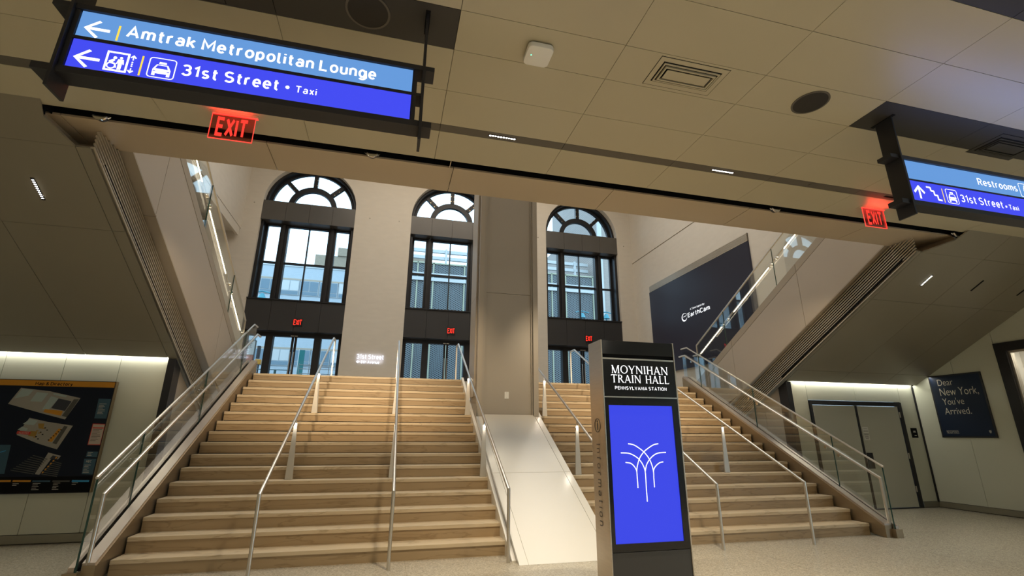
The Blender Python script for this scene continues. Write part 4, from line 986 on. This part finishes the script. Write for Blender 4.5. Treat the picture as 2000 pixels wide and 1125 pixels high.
# ------------------------------------------------------------------ things on the ceiling
ap = thing('wifi_access_point', (3.665, -3.45, ZC), 'white rounded square wireless access point with green light on the ceiling', 'access point')
def rsq(cx_, cy_, hw, r, z0, z1):
    P = []
    for sx, sy, a0 in ((1, 1, 0), (-1, 1, 90), (-1, -1, 180), (1, -1, 270)):
        for j in range(6): an = math.radians(a0+j*18); P.append((cx_+sx*(hw-r)+r*math.cos(an), cy_+sy*(hw-r)+r*math.sin(an)))
    return MB().pz(P, z0, z1)
part('mount', rsq(3.665, -3.45, .08, .03, ZC-.012, ZC), BLKM, ap)
part('cover', rsq(3.665, -3.45, .110, .042, ZC-.060, ZC-.012), WHITEP, ap, bevel=.012, smooth=True)
part('status_light', MB().cyl((3.60, -3.46, ZC-.062), .0045, .003, 2, 10), emis('status_green', (.1, 1, .4), 4), ap)
def diffuser(x0, x1, y0, y1, m, lab):
    t = thing('air_diffuser', ((x0+x1)/2, (y0+y1)/2, ZC), lab, 'air vent', 'square ceiling air diffusers')
    def fr(a, w, z0, z1): return MB().box(x0+a, x1-a, y0+a, y0+a+w, z0, z1).box(x0+a, x1-a, y1-a-w, y1-a, z0, z1).box(x0+a, x0+a+w, y0+a+w, y1-a-w, z0, z1).box(x1-a-w, x1-a, y0+a+w, y1-a-w, z0, z1)
    part('shadow_gap', fr(-.006, .006, ZC-.0008, ZC+.004), BLACK, t)
    part('frame', fr(0, .045, ZC-.003, ZC+.004), m, t)
    part('throat', MB().box(x0+.045, x1-.045, y0+.045, y1-.045, ZC-.0015, ZC+.001), BLACK, t)
    part('louver_ring', fr(.058, .012, ZC-.012, ZC-.002), m, t)
    part('louver_ring', fr(.085, .014, ZC-.020, ZC-.002), m, t)
    part('core_plate', MB().box(x0+.12, x1-.12, y0+.115, y1-.115, ZC-.018, ZC-.012), m, t)
diffuser(4.707, 5.378, -3.664, -3.332, CEIL, 'beige louvered air diffuser on the ceiling right of the white access point')
diffuser(8.80, 9.47, -3.60, -3.25, DARKP, 'dark air diffuser on the black ceiling panel above the right blue sign')
diffuser(.62, 1.25, -3.66, -3.31, DARKP, 'dark air diffuser at the top picture edge above the left blue sign')
for x, y, lab in ((6.408, -3.495, 'round dark ceiling speaker on the beige panels right of the diffuser'), (2.288, -3.505, 'round dark ceiling speaker on the black panel at top left')):
    t = thing('ceiling_speaker', (x, y, ZC), lab, 'speaker', 'round ceiling speakers')
    part('rim', MB().ring((x, y, ZC-.006), .166, .150, .008, 2, 48), STRIPE, t)
    part('grille', MB().cyl((x, y, ZC-.004), .150, .006, 2, 48), mat('speaker_mesh', (.022, .018, .013), .6, .2, .2, 200, .3, 300), t)
for x, lit, lab in ((3.65, True, 'row of tiny bright lamps in the dark ceiling stripe above the column'), (6.417, True, 'row of tiny bright lamps in the dark ceiling stripe right of the speaker'), (9.09, False, 'unlit slot lamp in the dark ceiling stripe beside the right blue sign')):
    t = thing('linear_downlight', (x, -2.19, ZC), lab, 'ceiling light', 'linear downlights in the ceiling stripe')
    part('housing', MB().box(x-.155, x+.155, -2.208, -2.172, ZC-.003, ZC+.002), BLACK, t)
    for q in range(10):
        xx = x-.135+q*.03
        part('lamp', MB().box(xx-.009, xx+.009, -2.197, -2.183, ZC-.006, ZC-.003), LEDW if lit else BLACK, t)
    if lit: area('stripe_downlight', (x, -2.19, ZC-.03), (0, .1, -1), .3, .04, 50, (1, .86, .64), 1.7)
t = solo('junction_cover', MB().cyl((7.75, -2.19, ZC-.004), .05, .005, 2, 24), STRIPE, (7.75, -2.19, ZC), label='small round cover plate in the dark ceiling stripe', category='cover plate')
for x, lab in ((-.40, 'adjustable spotlight head at the left end of the black ceiling slot'), (2.27, 'adjustable spotlight head in the black slot above the left arched window'), (7.80, 'adjustable spotlight head in the black slot above the video wall'), (11.22, 'adjustable spotlight head at the right end of the black ceiling slot')):
    y = -1.50
    t = thing('spotlight', (x, y, ZC), lab, 'spotlight', 'spotlight heads in the ceiling slot')
    for q in (-1, 1): part('yoke_arm', MB().tube([(x+q*.075, y, ZC+.06), (x+q*.078, y, ZC), (x+q*.06, y, ZC-.02)], .008, 8), CHROME, t, smooth=True)
    part('lamp_head', MB().cyl((x, y-.02, ZC+.005), .062, .055, 1, 24, .052), BLKM, t, smooth=True)
    part('reflector_rim', MB().ring((x, y-.032, ZC+.005), .066, .050, .02, 1, 28), CHROME, t, smooth=True)
    part('lens', MB().cyl((x, y-.028, ZC+.005), .050, .010, 1, 24, .030), CHROME, t, smooth=True)

# ------------------------------------------------------------------ map board
YM = 1.965
mbd = thing('map_board', (-2.1, 2.0, 1.4), 'dark map and directory board with orange header on the left wall', 'map board')
part('frame', MB().box(-2.90, -1.32, YM+.003, 2.03, .645, 2.19), BLKM, mbd, bevel=.003)
part('edge_trim', MB().box(-1.325, -1.317, YM, 2.03, .645, 2.19), STEELB, mbd)
bd = part('print', MB().box(-2.885, -1.335, YM, YM+.004, .655, 2.098), NAVYD, mbd)
OR = mat('orange_print', (.60, .26, .015), .4); GR1 = mat('grey_print', (.33, .31, .27), .4); GR2 = mat('pale_blue_print', (.36, .44, .43), .4)
GR3 = mat('dark_grey_print', (.07, .07, .06), .4); REDP = mat('red_print', (.55, .03, .02), .4); TEAL = mat('teal_print', (.03, .09, .14), .4); GOLD = mat('ochre_print', (.33, .19, .03), .4)
PINKP = mat('cream_print', (.50, .42, .36), .4); CYAN = mat('cyan_print', (.03, .30, .62), .4); GREY0 = mat('shadow_print', (.025, .028, .04), .4)
hd2 = part('header', MB().box(-2.885, -1.335, YM, YM+.004, 2.10, 2.18), OR, mbd)
sans('lettering', 'Map & Directory', BLACK, hd2, -2.325, -1.865, 2.110, 2.160, 'y', YM-.002, .19, .15)
def prt(name, P, m, lay): part(name, MB().py(P, YM-.0006*lay, YM-.0006*lay+.0004), m, bd)
MAPS = [
 ('building_plan', [(-2.578, 1.842), (-2.481, 2.068), (-2.122, 2.029), (-2.085, 2.02), (-1.726, 1.94), (-1.847, 1.635), (-2.149, 1.718)], GR1, 1),
 ('plan_area', [(-2.051, 1.791), (-1.993, 1.929), (-1.824, 1.892), (-1.875, 1.754)], GREY0, 3), ('plan_area', [(-2.067, 2.004), (-1.894, 1.972), (-1.914, 1.947), (-2.076, 1.984)], GR2, 2),
 ('plan_area', [(-2.133, 1.734), (-2.123, 1.777), (-1.899, 1.754), (-1.908, 1.685)], OR, 3), ('plan_area', [(-1.897, 1.685), (-1.803, 1.922), (-1.739, 1.924), (-1.834, 1.667)], GR3, 2),
 ('plan_area', [(-2.524, 1.918), (-2.465, 2.055), (-2.324, 2.04), (-2.366, 1.961)], GR2, 2), ('plan_area', [(-2.326, 1.882), (-2.276, 2.012), (-2.135, 1.999), (-2.188, 1.877)], GR2, 2),
 ('plan_area', [(-2.156, 1.774), (-2.091, 1.96), (-1.993, 1.929), (-2.078, 1.762)], GR2, 2),
 ('building_plan', [(-2.37, 1.42), (-2.276, 1.653), (-2.053, 1.601), (-1.73, 1.549), (-1.847, 1.226), (-1.956, 1.26), (-2.088, 1.303)], GR1, 1),
 ('plan_area', [(-1.921, 1.309), (-1.834, 1.548), (-1.79, 1.537), (-1.87, 1.293)], GR3, 2), ('plan_area', [(-1.982, 1.336), (-1.893, 1.508), (-1.858, 1.505), (-1.931, 1.324)], OR, 3),
 ('you_are_here_tag', [(-2.377, 1.435), (-2.371, 1.474), (-2.211, 1.462), (-2.214, 1.421)], REDP, 4), ('plan_area', [(-2.234, 1.405), (-2.218, 1.475), (-2.135, 1.467), (-2.144, 1.395)], GOLD, 3),
 ('plan_area', [(-2.155, 1.576), (-2.081, 1.577), (-2.076, 1.504), (-2.132, 1.509)], GOLD, 3), ('plan_area', [(-2.375, 1.489), (-2.332, 1.533), (-2.259, 1.505), (-2.271, 1.474)], GR2, 2),
 ('plan_area', [(-2.334, 1.567), (-2.265, 1.638), (-2.165, 1.615), (-2.203, 1.552)], GR2, 2),
 ('building_plan', [(-2.028, 0.898), (-1.938, 1.183), (-1.778, 1.137), (-1.801, 1.091), (-1.884, 1.099), (-1.973, 0.89)], GR1, 2), ('plan_area', [(-1.904, 1.099), (-1.875, 1.145), (-1.802, 1.121), (-1.821, 1.088)], GREY0, 3),
 ('side_panel', [(-1.49, 1.655), (-1.497, 1.937), (-1.34, 1.935), (-1.34, 1.654)], TEAL, 1), ('side_panel', [(-1.492, 1.285), (-1.492, 1.583), (-1.336, 1.578), (-1.336, 1.282)], REDP, 1), ('side_panel', [(-1.484, 1.293), (-1.484, 1.573), (-1.34, 1.568), (-1.34, 1.292)], PINKP, 2),
 ('side_panel', [(-1.475, 1.12), (-1.473, 1.197), (-1.34, 1.192), (-1.34, 1.116)], TEAL, 1), ('side_panel', [(-1.473, 0.891), (-1.488, 1.097), (-1.34, 1.095), (-1.34, 0.884)], TEAL, 1),
 ('side_panel', [(-2.86, 1.287), (-2.4, 1.287), (-2.379, 0.906), (-2.86, 0.904)], TEAL, 1),
 ('footer', [(-2.885, 0.868), (-1.335, 0.862), (-1.335, 0.657), (-2.885, 0.657)], BLACK, 1),
 ('footer_bar', [(-2.86, 0.831), (-2.281, 0.826), (-2.28, 0.802), (-2.86, 0.804)], OR, 2), ('footer_bar', [(-2.26, 0.824), (-2.051, 0.82), (-2.053, 0.798), (-2.259, 0.802)], OR, 2),
 ('footer_bar', [(-2.032, 0.817), (-1.825, 0.814), (-1.825, 0.794), (-2.032, 0.798)], TEAL, 2), ('footer_bar', [(-1.798, 0.813), (-1.593, 0.81), (-1.595, 0.791), (-1.799, 0.794)], GR3, 2), ('footer_bar', [(-1.569, 0.814), (-1.361, 0.809), (-1.363, 0.787), (-1.569, 0.79)], CYAN, 2)]
for nm, P, m, l in MAPS: prt(nm, P, m, l)
sans('lettering', 'You are here', PAPERT, bd, -2.35, -2.235, 1.438, 1.458, 'y', YM-.004, .15)
for i in range(9):       # platforms of the lowest plan
    z = .905+i*.024; x = -2.02+i*.014
    prt('platform', [(x-.30+i*.012, z+.045), (x-.02, z-.01), (x-.02, z+.002), (x-.30+i*.012, z+.053)], GR3, 2)
    if i < 8: prt('platform', [(x+.06, z-.01), (x+.26-i*.012, z-.045), (x+.26-i*.012, z-.035), (x+.06, z)], GR3, 2)
for i in range(6):
    prt('plan_mark', [(-1.95+i*.022, .91+i*.038), (-1.935+i*.022, .91+i*.038), (-1.925+i*.022, .932+i*.038), (-1.945+i*.022, .932+i*.038)], OR, 4)
    x = -1.985+i*.023; z = 1.345+i*.028
    prt('plan_mark', [(x, z), (x+.02, z), (x+.02, z+.013), (x, z+.013)], BLACK, 5)
    x = -2.115+i*.02-(i % 2)*.05; z = 1.36+i*.03
    prt('plan_mark', [(x, z), (x+.02, z), (x+.02, z+.013), (x, z+.013)], BLACK, 5)
    prt('plan_mark', [(x-.05, z+.02), (x-.02, z+.02), (x-.02, z+.032), (x-.05, z+.032)], GOLD, 5)
for (x0, x1, zt, n, m) in ((-1.47, -1.38, 1.86, 8, PAPERT), (-1.47, -1.36, 1.50, 9, SHADE), (-1.465, -1.39, 1.01, 6, PAPERT), (-2.02, -1.93, .775, 5, PAPERT), (-1.78, -1.70, .775, 5, PAPERT), (-2.25, -2.18, .775, 2, PAPERT), (-1.56, -1.49, .775, 2, PAPERT), (-1.46, -1.40, 1.18, 3, PAPERT)):
    mb = MB()
    for i in range(n):
        L_ = (x1-x0)*(1, .7, .85, .6, .95)[i % 5]; z = zt-i*.020
        mb.box(x0, x0+L_, YM-.0035, YM-.0032, z, z+.005)
    part('text_lines', mb, m, bd)
prt('side_header', [(-1.478, 1.515), (-1.342, 1.513), (-1.342, 1.528), (-1.478, 1.530)], REDP, 3)
sans('lettering', 'MEC', PAPERT, bd, -1.455, -1.39, 1.045, 1.078, 'y', YM-.003, .17)
net = MB()
for (p0, p1) in (((-2.84, 1.12), (-2.50, 1.17)), ((-2.84, 1.10), (-2.50, 1.08)), ((-2.80, 1.02), (-2.52, .96)), ((-2.70, 1.20), (-2.66, .95)), ((-2.60, 1.15), (-2.44, 1.21))): flatline(net, [p0, p1], .010, YM-.002)
part('network_lines', net, CYAN, bd)

# ------------------------------------------------------------------ poster, door notice, room sign
xp = XRo-.025
po = thing('framed_poster', (XRo, 1.13, 2.0), 'navy framed poster reading Dear New York on the right wall', 'poster')
part('frame', MB().box(xp, XRo, .625, 1.635, 1.44, 2.745), BLKM, po, bevel=.003)
pr_ = part('print', MB().box(xp-.002, xp, .655, 1.605, 1.47, 2.715), NAVY, po)
for txt, ya_, yb_, za, zb in (('Dear', 1.465, 1.165, 2.52, 2.655), ('New York,', 1.460, .735, 2.285, 2.465), ("You've", 1.452, 1.045, 2.115, 2.255), ('Arrived.', 1.458, .955, 1.915, 2.05)):
    lettering('lettering', txt, PAPERT, pr_, ya_, yb_, za, zb, 'x', xp-.004, -.008)
roman('MOYNIHAN', 1.520, 1.292, 1.560, 1.586, xp-.004, pr_, PAPERT, plane='x')
roman('TRAIN HALL', 1.520, 1.282, 1.524, 1.550, xp-.004, pr_, PAPERT, plane='x')
part('crest', MB().px([(.742, 1.585), (.702, 1.585), (.702, 1.55), (.722, 1.525), (.742, 1.55)], xp-.004, xp-.003), GR1, pr_)
nt_ = thing('paper_notice', (12.78, 2.03, 1.5), 'white paper notice taped to the right door leaf', 'notice')
part('sheet', MB().box(12.70, 12.858, 2.031, 2.034, 1.375, 1.648), PAPER, nt_)
tl = MB()
for z, w in ((1.615, .10), (1.575, .13), (1.555, .13), (1.51, .14), (1.495, .12), (1.48, .13), (1.45, .10), (1.43, .12), (1.405, .08)): tl.box(12.78-w/2, 12.78+w/2, 2.0295, 2.0305, z, z+.006)
part('text_lines', tl, SHADE, nt_)
rs = thing('room_sign', (14.16, 2.05, 1.5), 'small black room sign plate right of the double door', 'sign')
part('plate', MB().box(14.075, 14.245, 2.038, 2.05, 1.43, 1.64), BLACK, rs, bevel=.003)
tl = MB(); tl.box(14.13, 14.19, 2.036, 2.037, 1.565, 1.578).box(14.12, 14.20, 2.036, 2.037, 1.545, 1.556).box(14.14, 14.20, 2.036, 2.037, 1.47, 1.485)
part('text_lines', tl, PAPERT, rs)

# ------------------------------------------------------------------ the street outside
def brick_mat(name, c1, c2, mortar, sx=5.):
    m = bpy.data.materials.new(name); m.use_nodes = True; nt = m.node_tree; b = nt.nodes['Principled BSDF']; b.inputs['Roughness'].default_value = .8
    tc = nt.nodes.new('ShaderNodeTexCoord'); mp = nt.nodes.new('ShaderNodeMapping'); mp.inputs['Rotation'].default_value = (PI/2, 0, 0)
    br = nt.nodes.new('ShaderNodeTexBrick'); br.inputs['Scale'].default_value = sx; br.inputs['Mortar Size'].default_value = .02
    br.inputs['Color1'].default_value = (*c1, 1); br.inputs['Color2'].default_value = (*c2, 1); br.inputs['Mortar'].default_value = (*mortar, 1)
    nt.links.new(tc.outputs['Object'], mp.inputs[0]); nt.links.new(mp.outputs[0], br.inputs[0]); nt.links.new(br.outputs[0], b.inputs['Base Color']); return m
WB = brick_mat('white_painted_brick', (.40, .46, .50), (.37, .43, .47), (.31, .37, .41), 3.5)
TB = brick_mat('tan_brick', (.30, .24, .17), (.26, .21, .15), (.22, .18, .14), 2.5)
PB = brick_mat('pale_brick', (.34, .30, .26), (.30, .27, .24), (.24, .22, .21), 2.5)
OWIN = mat('street_window_glass', (.10, .17, .22), .15); OWF = mat('street_window_frame', (.32, .36, .38), .5)
ASPH = mat('asphalt', (.10, .10, .11), .8); WPAINT = mat('white_painted_steel', (.46, .48, .48), .5); GALV = mat('pale_green_post', (.34, .36, .26), .5)
gr = thing('ground', (0, 20, LAND), kind='structure')
part('street', MB().box(-60, 80, YF+.75, 90, LAND-.3, LAND), ASPH, gr)
b1 = thing('building', (-12, 30, LAND), 'white painted brick building with window bands across the street', 'building')
part('wall', MB().box(-34, 2.6, 30, 42, LAND-.1, 13.45), WB, b1)
part('parapet', MB().box(-34, 2.6, 29.95, 30.2, 13.3, 13.5), WPAINT, b1)
for z0, z1 in ((11.1, 12.25), (5.95, 7.12)):
    part('lintel', MB().box(-7.2, 2.5, 29.93, 30.0, z1, z1+.12), STRINGD, b1)
    for i in range(7):
        x = -7.0+i*1.35
        w = part('window', MB().box(x, x+1.3, 29.94, 29.99, z0, z1), OWF, b1)
        part('pane', MB().box(x+.05, x+.62, 29.92, 29.95, z0+.35, z1-.06).box(x+.68, x+1.25, 29.92, 29.95, z0+.35, z1-.06), OWIN if (i+int(z0)) % 3 else WPAINT, w)
        part('pane', MB().box(x+.05, x+1.25, 29.92, 29.95, z0+.05, z0+.30), OWIN, w)
b2 = thing('building', (0, 44, LAND), 'tan brick building stepping up behind the white brick one', 'building')
part('wall', MB().box(-5.9, 3, 44, 52, LAND, 19.4), TB, b2)
part('setback', MB().box(-3.7, 6, 43.8, 52, 19.4, 20.3), TB, b2)
part('setback', MB().box(3.0, 8, 45, 52, LAND, 18), TB, b2)
b3 = thing('building', (20, 46, LAND), 'tall pale brick tower behind the car park', 'building')
part('wall', MB().box(25.4, 48, 46, 58, LAND, 40), PB, b3)
part('low_wing', MB().box(22.7, 25.4, 46, 58, LAND, 25.0), PB, b3)
b5 = thing('building', (22, 30, LAND), 'pale brick corner building at the right end of the street', 'building')
part('wall', MB().box(19.6, 26, 29.5, 38, LAND, 30), PB, b5)
part('corner_strip', MB().box(19.55, 19.9, 29.4, 29.6, LAND, 30), WPAINT, b5)
# car park with mesh screen
def mesh_mat():
    m = bpy.data.materials.new('expanded_metal_mesh'); m.use_nodes = True; nt = m.node_tree; b = nt.nodes['Principled BSDF']; b.inputs['Roughness'].default_value = .6
    tc = nt.nodes.new('ShaderNodeTexCoord'); sp = nt.nodes.new('ShaderNodeSeparateXYZ'); nt.links.new(tc.outputs['Object'], sp.inputs[0])
    def comb(sg):
        a = nt.nodes.new('ShaderNodeMath'); a.operation = 'MULTIPLY'; a.inputs[1].default_value = 7.5; nt.links.new(sp.outputs[0], a.inputs[0])
        c_ = nt.nodes.new('ShaderNodeMath'); c_.operation = 'MULTIPLY_ADD'; c_.inputs[1].default_value = 13*sg; nt.links.new(sp.outputs[2], c_.inputs[0]); nt.links.new(a.outputs[0], c_.inputs[2])
        f = nt.nodes.new('ShaderNodeMath'); f.operation = 'PINGPONG'; f.inputs[1].default_value = 1; nt.links.new(c_.outputs[0], f.inputs[0])
        g_ = nt.nodes.new('ShaderNodeMath'); g_.operation = 'GREATER_THAN'; g_.inputs[1].default_value = .70; nt.links.new(f.outputs[0], g_.inputs[0]); return g_
    mx = nt.nodes.new('ShaderNodeMath'); mx.operation = 'MAXIMUM'; nt.links.new(comb(1).outputs[0], mx.inputs[0]); nt.links.new(comb(-1).outputs[0], mx.inputs[1])
    mi = nt.nodes.new('ShaderNodeMix'); mi.data_type = 'RGBA'; mi.inputs[6].default_value = (.003, .006, .011, 1); mi.inputs[7].default_value = (.15, .19, .205, 1)
    nt.links.new(mx.outputs[0], mi.inputs[0]); nt.links.new(mi.outputs[2], b.inputs['Base Color']); return m
MESH = mesh_mat()
b4 = thing('parking_garage', (11, 30, LAND), 'car park behind a metal mesh screen with pale posts and white beams', 'building')
part('mesh_screen', MB().box(3.0, 19.4, 30, 30.04, LAND-.1, 14.5), MESH, b4)
for i in range(13):
    x = 4.15+i*1.245; part('post', MB().box(x-.05, x+.05, 29.9, 30, LAND, 14.55), GALV, b4)
part('top_rail', MB().box(3.0, 19.4, 29.9, 30, 14.47, 14.58), GALV, b4)
part('floor_beam', MB().box(3.0, 19.4, 29.8, 29.88, 13.0, 13.28), WPAINT, b4)
part('floor_beam', MB().box(3.0, 19.4, 29.8, 29.88, 13.55, 13.65), WPAINT, b4)
for z in (14.75, 15.45, 16.05):
    part('upper_rail', MB().box(3.0, 19.4, 31.5, 31.7, z, z+.28), WPAINT, b4)
for i in range(6):
    x = 3.6+i*2.9; part('upper_post', MB().box(x-.08, x+.08, 31.4, 31.6, 14.4, 16.4), WPAINT, b4)
part('upper_body', MB().box(3.0, 19.4, 34, 36, LAND, 15.6), GR3, b4)
for i in range(6):
    x = 5.5+i*2.6; part('strip_lamp', MB().box(x, x+.7, 29.7, 29.75, (9.5, 4.8, 8.7)[i % 3], (9.5, 4.8, 8.7)[i % 3]+.06), emis('garage_lamp', (1, 1, 1), 2.5), b4)
# small street furniture seen through the doors
sgp = thing('pedestrian_signal', (-2.9, 16, LAND), 'black and amber traffic signal box on a pole outside the left doors', 'traffic signal')
part('pole', MB().cyl((-2.85, 16, LAND), .035, 1.6, 2, 10), BLKM, sgp); part('head', MB().box(-2.97, -2.86, 15.9, 16.1, 4.50, 5.04), BLKM, sgp, bevel=.01); part('amber_button', MB().box(-2.98, -2.76, 15.88, 16.1, 4.25, 4.46), OR, sgp, bevel=.02)
sk = thing('street_advert_panel', (-3.0, 15, LAND), 'red and white advert panel outside beyond the leftmost glass', 'street sign')
part('frame', MB().box(-3.12, -2.82, 15, 15.1, LAND, 5.12), GR3, sk); part('print', MB().box(-3.09, -2.85, 14.98, 15.0, 3.2, 4.50), mat('faded_red_print', (.30, .06, .04), .5), sk); part('print', MB().box(-3.09, -2.85, 14.98, 15.0, 4.52, 5.08), WPAINT, sk)
nt3 = thing('green_net', (-2.5, 24, LAND), 'teal green net hanging on the building front outside the left doors', 'net')
part('net', MB().box(-2.69, -2.38, 24, 24.05, LAND, 6.18), mat('green_net_cloth', (.01, .13, .13), .8), nt3)
part('net_pole', MB().cyl((-2.70, 24.02, LAND), .03, 3.6, 2, 8), WPAINT, nt3)
hd3 = thing('pipe_barrier', (0, 13.2, LAND), 'white pipe barrier standing outside the left doors', 'barrier')
for z in (3.62, 3.80, 3.95): part('pipe', MB().tube([(-.75, 13.2, z), (.72, 13.2, z)], .013, 8), WPAINT, hd3)
for i in range(5): part('pipe', MB().tube([(-.74+i*.36, 13.2, LAND), (-.74+i*.36, 13.2, 4.0)], .013, 8), WPAINT, hd3)
rl = thing('street_railing', (-1.9, 14.6, LAND), 'dark street railing with flared posts outside the left doors', 'railing')
part('top_rail', MB().tube([(-3.4, 14.6, 3.89), (-1.25, 14.6, 3.89)], .018, 8), mat('dark_green_paint', (.03, .10, .10), .5), rl)
for i in range(5): part('post', MB().cyl((-3.33+i*.49, 14.6, LAND), .022, 1.24, 2, 10, .05), MATS['dark_green_paint'], rl)
for x, z, lab in ((-5.2, 9.5, 'dark street lamp arm seen low in the left arched window'), (15.5, 9.65, 'teal street lamp seen low in the middle of the right arched window'), (17.36, 9.7, 'teal street lamp seen at the right pane of the right arched window')):
    y = 24
    sl = thing('street_lamp', (x, y, LAND), lab, 'street lamp', 'street lamps outside')
    TL = MATS.get('teal_lamp') or mat('teal_lamp', (.03, .22, .28), .4)
    part('pole', MB().cyl((x, y, LAND-.1), .07, z-LAND+.1, 2, 10, .05), TL, sl, smooth=True)
    part('lamp_head', MB().cyl((x, y, z-.35), .26, .35, 2, 16, .10), TL, sl, smooth=True)
    part('arm', MB().tube([(x-.5, y, z+.05), (x, y, z+.15), (x+.5, y, z+.05)], .04, 8), TL, sl, smooth=True)

bpy.context.view_layer.update()
